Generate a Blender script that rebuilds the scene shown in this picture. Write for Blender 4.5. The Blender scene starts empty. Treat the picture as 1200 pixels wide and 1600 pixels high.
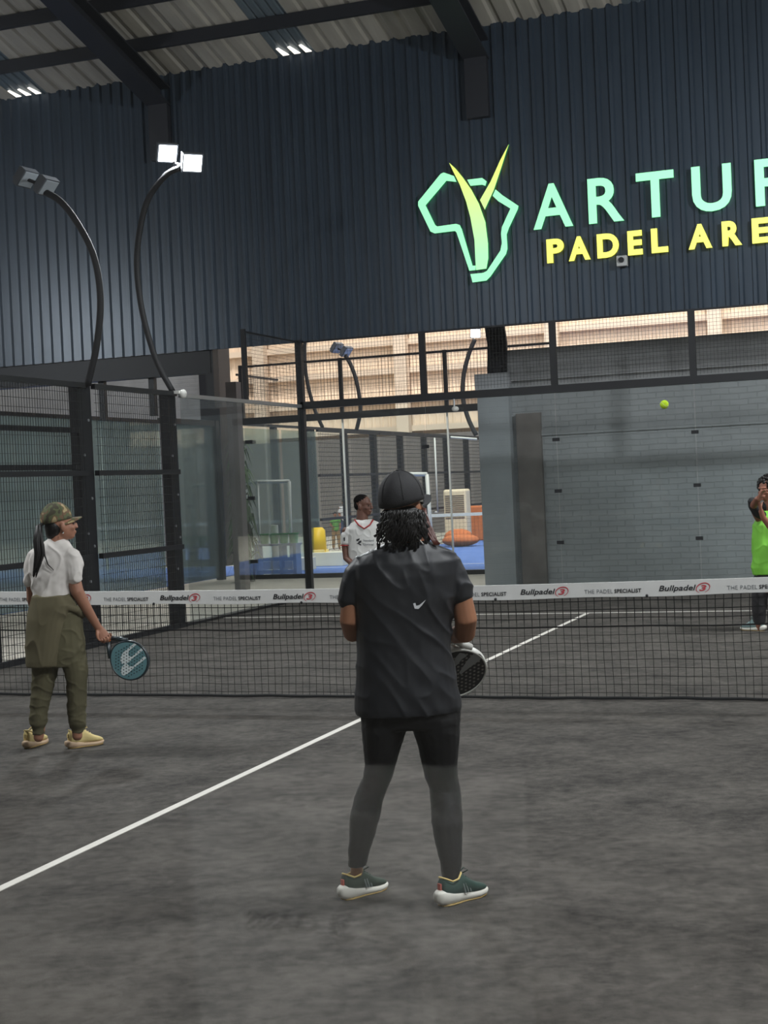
import bpy, bmesh, math, random
from mathutils import Vector, Matrix, noise
from mathutils.bvhtree import BVHTree
S = bpy.context.scene
COL = S.collection
random.seed(7)

# ---------------------------------------------------------------- camera
CAM = Vector((3.8405, -10.9269, 1.6985))
RX = Vector((0.93978577, 0.33873403, -0.04540888))
UP = Vector((0.03652286, 0.03256484, 0.99880209))
FW = Vector((-0.33980699, 0.94031845, -0.01823244))
FPX = 2287.21
cd = bpy.data.cameras.new('camera'); cam = bpy.data.objects.new('camera', cd); COL.objects.link(cam)
cd.sensor_fit = 'VERTICAL'; cd.sensor_height = 32; cd.lens = FPX/1600*32
cd.clip_start = .05; cd.clip_end = 300
cam.matrix_world = Matrix((( RX.x, UP.x, -FW.x, CAM.x), (RX.y, UP.y, -FW.y, CAM.y), (RX.z, UP.z, -FW.z, CAM.z), (0, 0, 0, 1)))
S.camera = cam
# ---------------------------------------------------------------- exposure, world, sun
S.view_settings.view_transform = 'Standard'; S.view_settings.look = 'None'
S.view_settings.exposure = 0.0; S.view_settings.gamma = 1; S.view_settings.use_curve_mapping = False
w = bpy.data.worlds.new('world'); S.world = w; w.use_nodes = True
w.node_tree.nodes['Background'].inputs[0].default_value = (.95, .93, .90, 1)
w.node_tree.nodes['Background'].inputs[1].default_value = 0.16

def aim(o, frm, to):
    o.location = frm
    o.rotation_euler = (Vector(to)-Vector(frm)).to_track_quat('-Z', 'Y').to_euler()
def area(name, frm, to, power, sx, sy=None, col=(1, 1, 1)):
    l = bpy.data.lights.new(name, 'AREA'); l.energy = power; l.color = col
    l.shape = 'RECTANGLE'; l.size = sx; l.size_y = sy or sx
    o = bpy.data.objects.new(name, l); COL.objects.link(o); aim(o, frm, to); return o
sl = bpy.data.lights.new('sun', 'SUN'); sl.energy = 3.2; sl.angle = math.radians(12); sl.color = (1, .93, .86)
so = bpy.data.objects.new('sun', sl); COL.objects.link(so); aim(so, (0, 0, 20), (-2.0, 9, 20-13.5))
# the court's floodlights outside the frame, on their poles over the side walls, and added fills
area('court_floodlight_right_near', (5.3, -4.0, 6.2), (0.5, -2.0, 0), 300, .8, .5, (.96, .98, 1))
area('court_floodlight_right_far', (5.3, 4.0, 6.2), (-0.5, 6.0, 0), 520, .8, .5, (.96, .98, 1))
area('court_floodlight_left_near', (-5.3, -3.0, 6.2), (0, -2.5, 0), 330, .8, .5, (.96, .98, 1))
area('far_hall_fill', (-4, 25, 11.5), (-5, 27, 0), 3800, 22, 18, (1, .96, .92))  # unseen overhead fill, added to brighten the far hall like daylight
area('left_court_fill', (-13.5, 2.0, 5.2), (-13, 20, 0.5), 270, 1.2, .8, (.95, .98, 1))  # fill added to lift the dark left court, no lamp visible there
area('cooler_fill', (3.6, -11.7, 3.1), (3.2, -12.7, .8), 72, .6, .3, (1, .97, .92))  # added lamp that lights the cooler front so its mirror image shows
area('court_floodlight_right_back', (5.2, -8.2, 6.2), (1, -6.0, 0), 260, .8, .5, (.96, .98, 1))

# ---------------------------------------------------------------- pixel helpers (photo frame 1200 x 1600)
def ray(px, py): return FW + RX*((px-600)/FPX) + UP*((800-py)/FPX)
def at_y(px, py, y): d = ray(px, py); return CAM + d*((y-CAM.y)/d.y)
def at_x(px, py, x): d = ray(px, py); return CAM + d*((x-CAM.x)/d.x)
def at_z(px, py, z=0): d = ray(px, py); return CAM + d*((z-CAM.z)/d.z)
def at_d(px, py, D): return CAM + ray(px, py)*D
Z = Vector((0, 0, 1)); RH = Vector((RX.x, RX.y, 0)).normalized(); FH = Vector((-RH.y, RH.x, 0))

# ---------------------------------------------------------------- materials
def lin(c):
    f = lambda v: (v/255/12.92) if v <= 10 else ((v/255+.055)/1.055)**2.4
    return (f(c[0]), f(c[1]), f(c[2]), 1)
MATS = {}
def mat(name, rgb, rough=.6, metal=0, emit=None, est=1, var=0, vscale=4, vstretch=(1, 1, 1), bump=0, bscale=30, spec=.5, alpha=1, coat=0):
    if name in MATS: return MATS[name]
    m = bpy.data.materials.new(name); m.use_nodes = True; nt = m.node_tree; b = nt.nodes['Principled BSDF']
    c = lin(rgb); b.inputs['Base Color'].default_value = c
    b.inputs['Roughness'].default_value = rough; b.inputs['Metallic'].default_value = metal
    b.inputs['Specular IOR Level'].default_value = spec; b.inputs['Alpha'].default_value = alpha
    b.inputs['Coat Weight'].default_value = coat
    tc = nt.nodes.new('ShaderNodeTexCoord'); mp = nt.nodes.new('ShaderNodeMapping'); nt.links.new(tc.outputs['Object'], mp.inputs[0])
    mp.inputs['Scale'].default_value = vstretch
    if var:
        n = nt.nodes.new('ShaderNodeTexNoise'); n.inputs['Scale'].default_value = vscale; n.inputs['Detail'].default_value = 6; n.inputs['Roughness'].default_value = .62
        nt.links.new(mp.outputs[0], n.inputs['Vector'])
        r = nt.nodes.new('ShaderNodeMapRange'); r.inputs[1].default_value = .3; r.inputs[2].default_value = .7
        r.inputs[3].default_value = 1-var; r.inputs[4].default_value = 1+var
        nt.links.new(n.outputs[0], r.inputs[0])
        x = nt.nodes.new('ShaderNodeVectorMath'); x.operation = 'SCALE'; x.inputs[0].default_value = c[:3]
        nt.links.new(r.outputs[0], x.inputs['Scale']); nt.links.new(x.outputs[0], b.inputs['Base Color'])
    if bump:
        n = nt.nodes.new('ShaderNodeTexNoise'); n.inputs['Scale'].default_value = bscale; n.inputs['Detail'].default_value = 4
        nt.links.new(mp.outputs[0], n.inputs['Vector'])
        bp = nt.nodes.new('ShaderNodeBump'); bp.inputs['Strength'].default_value = bump; bp.inputs['Distance'].default_value = .02
        nt.links.new(n.outputs[0], bp.inputs['Height']); nt.links.new(bp.outputs[0], b.inputs['Normal'])
    if emit: b.inputs['Emission Color'].default_value = lin(emit); b.inputs['Emission Strength'].default_value = est
    MATS[name] = m; return m
def glass(name, tint=(250, 252, 251), refl=.9, haze=0.0, hazecol=(150, 160, 160)):
    m = bpy.data.materials.new(name); m.use_nodes = True; nt = m.node_tree; nt.nodes.clear()
    o = nt.nodes.new('ShaderNodeOutputMaterial'); t = nt.nodes.new('ShaderNodeBsdfTransparent'); t.inputs[0].default_value = lin(tint)
    g = nt.nodes.new('ShaderNodeBsdfGlossy'); g.inputs['Roughness'].default_value = .02
    f = nt.nodes.new('ShaderNodeFresnel'); f.inputs[0].default_value = 1.45
    mu = nt.nodes.new('ShaderNodeMath'); mu.operation = 'MULTIPLY'; mu.inputs[1].default_value = refl; nt.links.new(f.outputs[0], mu.inputs[0])
    mx = nt.nodes.new('ShaderNodeMixShader'); nt.links.new(mu.outputs[0], mx.inputs[0])
    nt.links.new(g.outputs[0], mx.inputs[2])
    if haze:
        d = nt.nodes.new('ShaderNodeBsdfDiffuse'); d.inputs[0].default_value = lin(hazecol)
        tl = nt.nodes.new('ShaderNodeBsdfTranslucent'); tl.inputs[0].default_value = lin(hazecol)
        m3 = nt.nodes.new('ShaderNodeMixShader'); nt.links.new(d.outputs[0], m3.inputs[1]); nt.links.new(tl.outputs[0], m3.inputs[2])
        m2 = nt.nodes.new('ShaderNodeMixShader'); m2.inputs[0].default_value = haze
        nt.links.new(t.outputs[0], m2.inputs[1]); nt.links.new(m3.outputs[0], m2.inputs[2]); nt.links.new(m2.outputs[0], mx.inputs[1])
    else: nt.links.new(t.outputs[0], mx.inputs[1])
    nt.links.new(mx.outputs[0], o.inputs[0]); MATS[name] = m; return m
def wallmat(name, rgb, brick=True, var=.12, bstr=.35, rows=.09, axis='XZ'):
    """painted masonry: coursed bump and slow colour variation"""
    m = mat(name, rgb, rough=.75, var=var, vscale=.9); nt = m.node_tree; b = nt.nodes['Principled BSDF']
    tc = nt.nodes.new('ShaderNodeTexCoord'); sp = nt.nodes.new('ShaderNodeSeparateXYZ'); nt.links.new(tc.outputs['Object'], sp.inputs[0])
    cb = nt.nodes.new('ShaderNodeCombineXYZ'); nt.links.new(sp.outputs[axis[0]], cb.inputs[0]); nt.links.new(sp.outputs['Z'], cb.inputs[1])
    # uneven courses
    ns = nt.nodes.new('ShaderNodeTexNoise'); ns.inputs['Scale'].default_value = 3; nt.links.new(cb.outputs[0], ns.inputs['Vector'])
    vm = nt.nodes.new('ShaderNodeVectorMath'); vm.operation = 'MULTIPLY_ADD'; vm.inputs[1].default_value = (.03, .03, 0)
    nt.links.new(ns.outputs['Color'], vm.inputs[0]); nt.links.new(cb.outputs[0], vm.inputs[2])
    bt = nt.nodes.new('ShaderNodeTexBrick'); bt.inputs['Scale'].default_value = 1; bt.inputs['Brick Width'].default_value = .28; bt.inputs['Row Height'].default_value = rows
    bt.inputs['Mortar Size'].default_value = .008; bt.inputs['Mortar Smooth'].default_value = .4
    bt.inputs['Color1'].default_value = (1, 1, 1, 1); bt.inputs['Color2'].default_value = (.8, .8, .8, 1); bt.inputs['Mortar'].default_value = (.25, .25, .25, 1)
    nt.links.new(vm.outputs[0], bt.inputs['Vector'])
    bp = nt.nodes.new('ShaderNodeBump'); bp.inputs['Strength'].default_value = bstr; bp.inputs['Distance'].default_value = .02
    nt.links.new(bt.outputs[0], bp.inputs['Height']); nt.links.new(bp.outputs[0], b.inputs['Normal'])
    return m

def turfmat(name, rgb, rgb2):
    m = mat(name, rgb, rough=.9, spec=.25); nt = m.node_tree; b = nt.nodes['Principled BSDF']
    tc = nt.nodes.new('ShaderNodeTexCoord')
    def nz(sc, stretch, det=8):
        mp = nt.nodes.new('ShaderNodeMapping'); mp.inputs['Scale'].default_value = stretch; mp.inputs['Rotation'].default_value = (0, 0, -.35)
        nt.links.new(tc.outputs['Object'], mp.inputs[0]); n = nt.nodes.new('ShaderNodeTexNoise'); n.inputs['Scale'].default_value = sc
        n.inputs['Detail'].default_value = det; n.inputs['Roughness'].default_value = .68; nt.links.new(mp.outputs[0], n.inputs[0]); return n.outputs[0]
    a = nz(2.2, (1, 1, 1)); s = nz(14, (1, 1, 1)); f = nz(110, (1, 1, 1), 3)
    ad = nt.nodes.new('ShaderNodeMath'); ad.operation = 'MULTIPLY_ADD'; ad.inputs[1].default_value = .9; nt.links.new(s, ad.inputs[0]); nt.links.new(a, ad.inputs[2])
    a2 = nt.nodes.new('ShaderNodeMath'); a2.operation = 'MULTIPLY_ADD'; a2.inputs[1].default_value = .45; nt.links.new(f, a2.inputs[0]); nt.links.new(ad.outputs[0], a2.inputs[2])
    cr = nt.nodes.new('ShaderNodeValToRGB'); cr.color_ramp.elements[0].position = .98; cr.color_ramp.elements[1].position = 1.0
    mr = nt.nodes.new('ShaderNodeMapRange'); mr.inputs[1].default_value = .93; mr.inputs[2].default_value = 1.42; nt.links.new(a2.outputs[0], mr.inputs[0])
    cr.color_ramp.elements[0].position = 0; cr.color_ramp.elements[0].color = lin(rgb); cr.color_ramp.elements[1].color = lin(rgb2)
    nt.links.new(mr.outputs[0], cr.inputs[0]); nt.links.new(cr.outputs[0], b.inputs['Base Color'])
    bp = nt.nodes.new('ShaderNodeBump'); bp.inputs['Strength'].default_value = .25; bp.inputs['Distance'].default_value = .01
    nt.links.new(f, bp.inputs['Height']); nt.links.new(bp.outputs[0], b.inputs['Normal']); return m

# ---------------------------------------------------------------- object helpers
ORG = {}
def tag(o, label, cat, group=None, kind=None):
    if label: o['label'] = label
    if cat: o['category'] = cat
    if group: o['group'] = group
    if kind: o['kind'] = kind
    return o
def thing(name, label, cat, loc=(0, 0, 0), group=None):
    o = bpy.data.objects.new(name, None); COL.objects.link(o); o.location = loc; o.empty_display_size = .1
    ORG[o] = Vector(loc); return tag(o, label, cat, group)
def link(name, me, m, parent=None, label=None):
    o = bpy.data.objects.new(name, me); COL.objects.link(o)
    if m is not None and not me.materials: me.materials.append(m)
    if parent is not None:
        L = ORG[parent]; me.transform(Matrix.Translation(-L)); o.parent = parent; ORG[o] = L
    else: ORG[o] = Vector((0, 0, 0))
    if label: o['label'] = label
    return o
class MB:
    def __init__(s): s.v = []; s.f = []
    def add(s, vs, fs):
        n = len(s.v); s.v += [tuple(v) for v in vs]; s.f += [tuple(i+n for i in f) for f in fs]; return s
    def box(s, a, b):
        (x0, y0, z0), (x1, y1, z1) = a, b
        vs = [(x0, y0, z0), (x1, y0, z0), (x1, y1, z0), (x0, y1, z0), (x0, y0, z1), (x1, y0, z1), (x1, y1, z1), (x0, y1, z1)]
        return s.add(vs, [(0, 3, 2, 1), (4, 5, 6, 7), (0, 1, 5, 4), (1, 2, 6, 5), (2, 3, 7, 6), (3, 0, 4, 7)])
    def obox(s, M, hx, hy, hz):
        vs = [M @ Vector((x*hx, y*hy, z*hz)) for z in (-1, 1) for x, y in ((-1, -1), (1, -1), (1, 1), (-1, 1))]
        return s.add(vs, [(0, 3, 2, 1), (4, 5, 6, 7), (0, 1, 5, 4), (1, 2, 6, 5), (2, 3, 7, 6), (3, 0, 4, 7)])
    def rings(s, rings, cap=True):
        n = len(rings[0]); vs = [p for r in rings for p in r]; fs = []
        for i in range(len(rings)-1):
            for j in range(n):
                k = (j+1) % n; fs.append((i*n+j, i*n+k, (i+1)*n+k, (i+1)*n+j))
        if cap: fs.append(tuple(range(n-1, -1, -1))); fs.append(tuple((len(rings)-1)*n+j for j in range(n)))
        return s.add(vs, fs)
    def tube(s, pts, r, n=8, cap=True, flat=1.0, upv=None):
        pts = [Vector(p) for p in pts]; rr = r if hasattr(r, '__len__') else [r]*len(pts)
        t0 = (pts[1]-pts[0]).normalized(); ref = upv or (Z if abs(t0.z) < .9 else Vector((0, 1, 0)))
        u = (ref - t0*ref.dot(t0)).normalized(); out = []
        for i, p in enumerate(pts):
            t = (pts[min(i+1, len(pts)-1)]-pts[max(i-1, 0)]).normalized()
            u = (u - t*u.dot(t)).normalized(); v = t.cross(u)
            out.append([p + (u*math.cos(2*math.pi*k/n)*flat + v*math.sin(2*math.pi*k/n))*rr[i] for k in range(n)])
        return s.rings(out, cap)
    def prism(s, poly, off):
        """poly: list of 3-D points, extruded by vector off"""
        n = len(poly); off = Vector(off); vs = [Vector(p) for p in poly] + [Vector(p)+off for p in poly]
        return s.add(vs, [tuple(range(n-1, -1, -1)), tuple(range(n, 2*n))] + [(i, (i+1) % n, n+(i+1) % n, n+i) for i in range(n)])
    def ell(s, c, r, M=None, n=14, m=9):
        c = Vector(c); out = []
        M = M or Matrix.Identity(3)
        for i in range(1, m):
            th = math.pi*i/m
            out.append([c + M @ Vector((r[0]*math.sin(th)*math.cos(2*math.pi*k/n), r[1]*math.sin(th)*math.sin(2*math.pi*k/n), -r[2]*math.cos(th))) for k in range(n)])
        return s.rings(out)
    def mesh(s, name, smooth=False):
        me = bpy.data.meshes.new(name); me.from_pydata(s.v, [], s.f); me.update()
        bm = bmesh.new(); bm.from_mesh(me); bmesh.ops.recalc_face_normals(bm, faces=bm.faces); bm.to_mesh(me); bm.free()
        if smooth: me.polygons.foreach_set('use_smooth', [True]*len(me.polygons))
        return me
    def obj(s, name, m, parent=None, smooth=False, label=None, bevel=0):
        o = link(name, s.mesh(name, smooth), m, parent, label)
        if bevel:
            b = o.modifiers.new('bevel', 'BEVEL'); b.width = bevel; b.segments = 2; b.limit_method = 'ANGLE'
        return o
def struct(name, mb, m, smooth=False):
    o = mb.obj(name, m, None, smooth); o['kind'] = 'structure'; return o
def single(name, mb, m, label, cat, group=None, smooth=False, bevel=0):
    return tag(mb.obj(name, m, None, smooth, bevel=bevel), label, cat, group)
def dup(root, loc, rotz=0, label=None, group=None):
    r = root.copy(); COL.objects.link(r); r.location = loc; r.rotation_euler = (0, 0, rotz); ORG[r] = Vector(loc)
    if label: r['label'] = label
    if group: r['group'] = group
    def rec(a, b):
        for ch in list(a.children):
            c = ch.copy(); COL.objects.link(c); c.parent = b; rec(ch, c)
    rec(root, r); return r
def organic(name, mb, m, parent, voxel=.006, smooth=4, disp=None, label=None, fac=.5):
    """merge overlapping lofts into one continuous skin"""
    me = mb.mesh(name); o = bpy.data.objects.new('tmp', me); COL.objects.link(o)
    r = o.modifiers.new('r', 'REMESH'); r.mode = 'VOXEL'; r.voxel_size = voxel; r.adaptivity = 0
    if smooth:
        q = o.modifiers.new('s', 'SMOOTH'); q.iterations = smooth; q.factor = fac
    dg = bpy.context.evaluated_depsgraph_get(); ev = o.evaluated_get(dg)
    new = bpy.data.meshes.new_from_object(ev, depsgraph=dg); new.name = name
    bpy.data.objects.remove(o)
    new.polygons.foreach_set('use_smooth', [True]*len(new.polygons))
    if disp:
        ns = [v.normal.copy() for v in new.vertices]
        for v, n_ in zip(new.vertices, ns): v.co += n_*disp(v.co, n_)
        new.update()
    new.materials.clear()
    return link(name, new, m, parent, label)
def bvh(o):
    me = o.data; L = ORG[o]
    return BVHTree.FromPolygons([v.co+L for v in me.vertices], [tuple(p.vertices) for p in me.polygons])
def decal(name, polys, tree, m, parent, off=.002, label=None, sub=0):
    """small flat mark lying on a surface: outline found by looking at the surface"""
    mb = MB()
    for poly in polys:
        if sub:
            q = []
            for i, a in enumerate(poly):
                b = poly[(i+1) % len(poly)]
                q += [(a[0]+(b[0]-a[0])*k/sub, a[1]+(b[1]-a[1])*k/sub) for k in range(sub)]
            poly = q
        vs = []
        for (px, py) in poly:
            d = ray(px, py).normalized(); h = tree.ray_cast(CAM, d)
            if h[0] is None: continue
            vs.append(h[0]-d*off)
        if len(vs) > 2: mb.add(vs, [tuple(range(len(vs)))])
    return mb.obj(name, m, parent, label=label)
def textmesh(txt, bold=0, shear=0, depth=.0, space=1.0, res=3):
    c = bpy.data.curves.new('t', 'FONT'); c.body = txt; c.shear = shear; c.offset = bold; c.extrude = depth; c.space_character = space; c.resolution_u = res
    o = bpy.data.objects.new('t', c); COL.objects.link(o)
    dg = bpy.context.evaluated_depsgraph_get(); me = bpy.data.meshes.new_from_object(o.evaluated_get(dg))
    bpy.data.objects.remove(o); return me
def fitbox(me, x0, x1, z0, z1, y, mirror=False, dy=None):
    """stand a text mesh up in the x-z plane at depth y, fitted to a box"""
    xs = [v.co.x for v in me.vertices]; ys = [v.co.y for v in me.vertices]; a, b, c, d = min(xs), max(xs), min(ys), max(ys)
    for v in me.vertices:
        x = x0+(v.co.x-a)/(b-a)*(x1-x0); z = z0+(v.co.y-c)/(d-c)*(z1-z0)
        v.co = Vector((x, y - v.co.z, z))
    me.update(); return me

M_BLACK = mat('black_powder_steel', (20, 22, 27), .5)
M_WIRE = mat('black_wire', (24, 26, 30), .5)
M_DARK = mat('dark_steel', (30, 32, 36), .5, .3)
M_WHITE = mat('white_paint', (215, 215, 210), .6)
M_STEEL = mat('galvanised', (165, 168, 170), .35, .6)

# ---------------------------------------------------------------- setting: floors
concrete = mat('concrete', (200, 194, 182), .7, var=.12, vscale=1.5)
struct('floor', MB().box((-40, -16, -.25), (14, 40, -.012)), concrete)
turf = turfmat('charcoal_turf', (42, 40, 38), (93, 89, 84))
single('court_turf', MB().box((-5.0, -9.95, -.012), (5.0, 9.98, 0)), turf, 'charcoal sanded turf of the court the four players stand on', 'court floor')
blue = turfmat('blue_turf', (70, 100, 165), (110, 138, 200))
single('blue_turf', MB().box((-8.45, 15.02, -.012), (1.55, 35, 0)), blue, 'bright blue turf of the far court beyond the glass', 'court floor')
single('blue_turf', MB().box((-19.0, 1.0, -.012), (-9.3, 19.5, 0)), blue, 'blue turf of the neighbouring court on the left behind the fence', 'court floor')
struct('trim_1', MB().box((-8.6, 14.9, -.012), (3, 15.02, .07)), M_BLACK)
struct('trim_2', MB().box((-5.12, -10, -.012), (-5.0, 10.05, .035)), M_BLACK)
struct('trim_3', MB().box((-5.0, 10.03, -.012), (5.0, 10.12, .03)), M_BLACK)
M_LINE = mat('line_paint', (222, 218, 210), .8, var=.06, vscale=9)
def line(a, b, lab): single('court_line', MB().box((a[0], a[1], 0), (b[0], b[1], .003)), M_LINE, lab, 'court line')
line((-.025, .02, 0), (.025, 6.95, 0), 'white centre line running from the net away to the far service line')
line((-.025, -6.95, 0), (.025, -.02, 0), 'white centre line crossing the near turf diagonally past the woman in black')
line((-5, 6.95, 0), (5, 7.0, 0), 'white service line across the turf on the far side of the net')
line((-8.4, 18.0, 0), (1.5, 18.05, 0), 'white line across the blue turf of the far court')

# ---------------------------------------------------------------- setting: cladding, roof, walls
def corrugated(x0, x1, z0, z1, y, pitch, depth, top=.045, slant=.022, horiz=False):
    """trapezoidal ribbed sheet in the x-z plane, ribs pointing to -y"""
    mb = MB(); prof = []; x = x0
    while x < x1:
        prof += [(x, 0), (x+pitch-top-2*slant, 0), (x+pitch-top-slant, -depth), (x+pitch-slant, -depth)]
        x += pitch
    prof.append((x, 0))
    vs = [(a, y+d, z0) for a, d in prof]+[(a, y+d, z1) for a, d in prof]; n = len(prof)
    return mb.add(vs, [(i, i+1, n+i+1, n+i) for i in range(n-1)])
clad = mat('navy_cladding', (54, 66, 79), .36, .25, var=.18, vscale=1.1, vstretch=(6, 1, .35), spec=.6)
struct('wall_rear', MB().box((-26, -16.4, -.01), (12, -16.0, 15.6)), mat('rear_wall', (118, 118, 116), .8, var=.2))
struct('wall_back', corrugated(-26, 12.2, 3.98, 8.55, 10.15, .19, .038), clad)
struct('trim_4', MB().box((-26, 10.19, 3.62), (-6.62, 10.42, 3.98)), M_DARK)
struct('trim_5', MB().box((-26, 10.19, 3.99), (12.2, 10.28, 8.5)), M_DARK)
SL = .27
def roofz(y): return 8.42+SL*(10.1-y)
roofm = mat('roof_sheet', (160, 156, 147), .7, var=.22, vscale=.8, vstretch=(5, .5, 1))
transl = mat('translucent_sheet', (92, 104, 112), .4, var=.2, vscale=3, vstretch=(6, .4, 1))
def roofpiece(x0, x1, ya, yb, pitch=.33, depth=.03):
    mb = MB(); prof = []; x = x0
    while x < x1-1e-4:
        for a, d in ((x, 0), (x+pitch*.6, 0), (x+pitch*.72, depth), (x+pitch*.88, depth)):
            prof.append((min(a, x1), d))
        x += pitch
    prof.append((x1, 0)); n = len(prof)
    vs = [(a, ya, roofz(ya)+d) for a, d in prof]+[(a, yb, roofz(yb)+d) for a, d in prof]
    return mb.add(vs, [(i, i+1, n+i+1, n+i) for i in range(n-1)])
strips = [(-9.95, -9.33), (-5.16, -4.55), (.2, .8)]
xa = -26; 
rb = MB()
for (s0, s1) in strips:
    q = roofpiece(xa, s0, -16, 10.3); rb.add(q.v, q.f); xa = s1
q = roofpiece(xa, 12, -16, 10.3); rb.add(q.v, q.f)
struct('ceiling', rb, roofm)
names = ['far left edge of the roof', 'middle of the roof above the lamps', 'right of the second rafter']
for i, (s0, s1) in enumerate(strips):
    tag(roofpiece(s0, s1, -16, 10.3, .15, .02).obj('roof_light_strip', transl), 'grey blue translucent roof sheet at the %s' % names[i], 'roof sheet')
daylight = mat('daylight_gap', (255, 250, 240), .5, emit=(255, 245, 232), est=1.6)
for i, x0 in enumerate((-9.95, -5.12)):
    t = thing('eaves_gap', 'three bright daylight gaps under the roof sheet at the %s' % ('far left' if i == 0 else 'upper middle'), 'daylight gap', (x0, 9.95, 8.4))
    for k in range(3):
        a = x0+.03+k*.19; y0 = 9.86
        vs = [(a, y0, roofz(y0)-.03), (a+.05, y0-.02, roofz(y0)-.03), (a+.13, 10.06, roofz(10.06)-.03), (a+.03, 10.06, roofz(10.06)-.03)]
        MB().prism([Vector(v) for v in vs], (0, 0, .012)).obj('gap', daylight, t)
raft = mat('rafter_steel', (40, 43, 50), .5, .2)
for i, (xc, lab) in enumerate(((-7.25, 'thick dark steel rafter at the upper left above the floodlights'), (-1.98, 'dark steel rafter at the top right above the lit map sign'), (3.3, 'dark steel rafter beyond the right edge'), (-12.5, 'dark steel rafter beyond the left edge'))):
    t = thing('rafter', lab, 'rafter', (xc, 10, 7.9))
    for nm, w_, za, zb in (('web', .02, -.5, -.24), ('flange', .19, -.52, -.49), ('flange', .19, -.24, -.21)):
        mb = MB(); ya, yb = -14, 10.1
        vs = [(xc+sx*w_, y, roofz(y)+zz) for y in (ya, yb) for sx, zz in ((-1, za), (1, za), (1, zb), (-1, zb))]
        mb.add(vs, [(0, 1, 2, 3), (7, 6, 5, 4), (0, 4, 5, 1), (1, 5, 6, 2), (2, 6, 7, 3), (3, 7, 4, 0)]); mb.obj(nm, raft, t)
    MB().box((xc-.17, 10.0, 7.05), (xc+.17, 10.11, 7.95)).obj('bracket', raft, t)
ords = ['first', 'second', 'third', 'fourth', 'fifth', 'sixth', 'seventh', 'eighth', 'ninth', 'tenth', 'eleventh', 'twelfth']
for k in range(6):
    y = 9.08-k*1.07; z = roofz(y)
    single('purlin', MB().box((-26, y-.035, z-.2), (12, y+.035, z-.012)), raft, '%s dark purlin under the roof counted from the sign wall' % ords[k], 'purlin')

brickm = wallmat('grey_brick', (170, 172, 174), bstr=.9, var=.2)
smoothg = wallmat('grey_plaster', (172, 176, 180), bstr=.3, var=.12)
struct('wall_right', MB().box((-2.35, 12.1, -.01), (12, 12.5, 3.78)).box((-2.35, 12.0, 3.28), (12, 12.1, 3.78)).box((-1.95, 12.055, 2.38), (12, 12.1, 2.46)), brickm)
struct('trim_6', MB().box((-2.72, 11.9, -.01), (-2.2, 12.3, 3.40)).box((-2.74, 11.88, 3.15), (-2.18, 12.3, 3.42)), smoothg)
brown = mat('brown_brick', (128, 121, 117), .85, var=.25, vscale=2)
struct('trim_7', MB().box((-2.12, 12.0, -.01), (-1.72, 12.1, 2.75)), brown)
# dark bracket post standing on the pilaster
bk = MB(); 
for (xx, yy) in ((-2.5, 12.0), (-2.28, 12.0)):
    bk.tube([(xx, yy, 3.4), (xx+.02, yy, 3.9), (xx-.06, yy, 4.6)], .06, 6)
bk.box((-2.49, 11.97, 3.4), (-2.29, 12.03, 4.5))
for zz in (3.5, 3.62, 3.75, 3.9, 4.02, 4.15): bk.box((-2.52, 11.95, zz), (-2.24, 12.05, zz+.05))
single('steel_stanchion', bk, M_DARK, 'dark rusty steel stanchion standing on the brick pilaster', 'column')
# far building
cream = mat('cream_cladding', (236, 216, 194), .7, var=.08, vscale=.6, vstretch=(3, 1, .6))
struct('wall_far', corrugated(-32, 6, 3.4, 12, 38, .30, .04, .08, .03), cream)
creamt = mat('cream_steel', (226, 208, 188), .6)
for k, z in enumerate((3.55, 4.55, 5.6, 6.6, 7.6)):
    single('wall_girt', MB().box((-32, 37.7, z), (6, 37.93, z+.2)), creamt, 'cream steel girt, %s from the bottom on the far cream wall' % ords[k], 'girt')
for k, x in enumerate((-18.4, -13.0, -7.6, -2.2, 3.2)):
    single('wall_column', MB().box((x, 37.35, 3.4), (x+.45, 37.69, 12)), creamt, 'cream steel column, %s from the left on the far cream wall' % ords[k], 'column')
greyfar = wallmat('far_grey_brick', (118, 112, 110), bstr=.5, var=.15)
struct('wall_front', MB().box((-32, 37.3, -.01), (6, 38.2, 3.4)), greyfar)
struct('wall_left', MB().box((-34, 20, -.01), (-11.4, 20.4, 9)), wallmat('left_grey_wall', (120, 122, 122), bstr=.4, var=.25))
struct('trim_8', MB().box((-11.7, 19.8, -.01), (-11.2, 20.45, 6.0)), M_DARK)
colm = mat('grey_column', (104, 98, 98), .7, var=.1)
single('steel_column', MB().box((-7.25, 12.0, 0), (-7.05, 12.2, 3.6)), colm, 'grey column standing on the pale floor left of the far court', 'column')
single('hanging_post', MB().box((-6.72, 10.2, 3.05), (-6.58, 10.4, 4.0)), M_DARK, 'short dark post hanging from the cladding left of the bright opening', 'post')

# ---------------------------------------------------------------- fences
def wires(w_, z0, z1, px=.05, pz=.05, r=.0022, ra=None):
    mb = MB(); ra = ra or r; n = int(round(w_/px))
    for i in range(1, n):
        x = i*w_/n; mb.box((x-r, -r, z0), (x+r, r, z1))
    m_ = int(round((z1-z0)/pz))
    for i in range(1, m_):
        z = z0+i*(z1-z0)/m_; mb.box((0, -ra-r*2, z-ra), (w_, -r, z+ra))
    return mb
def rails(t, w_, zs, m=M_BLACK, th=.03, dy=.03):
    for z in zs: MB().box((0, -dy, z-th), (w_, dy, z+th)).obj('rail', m, t)
def panel(name, label, w_, z0, z1, zs, th=.03, dy=.03, **k):
    t = thing(name, label, 'fence panel'); wires(w_, z0, z1, **k).obj('wire_mesh', M_WIRE, t); rails(t, w_, zs, th=th, dy=dy); return t
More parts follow.
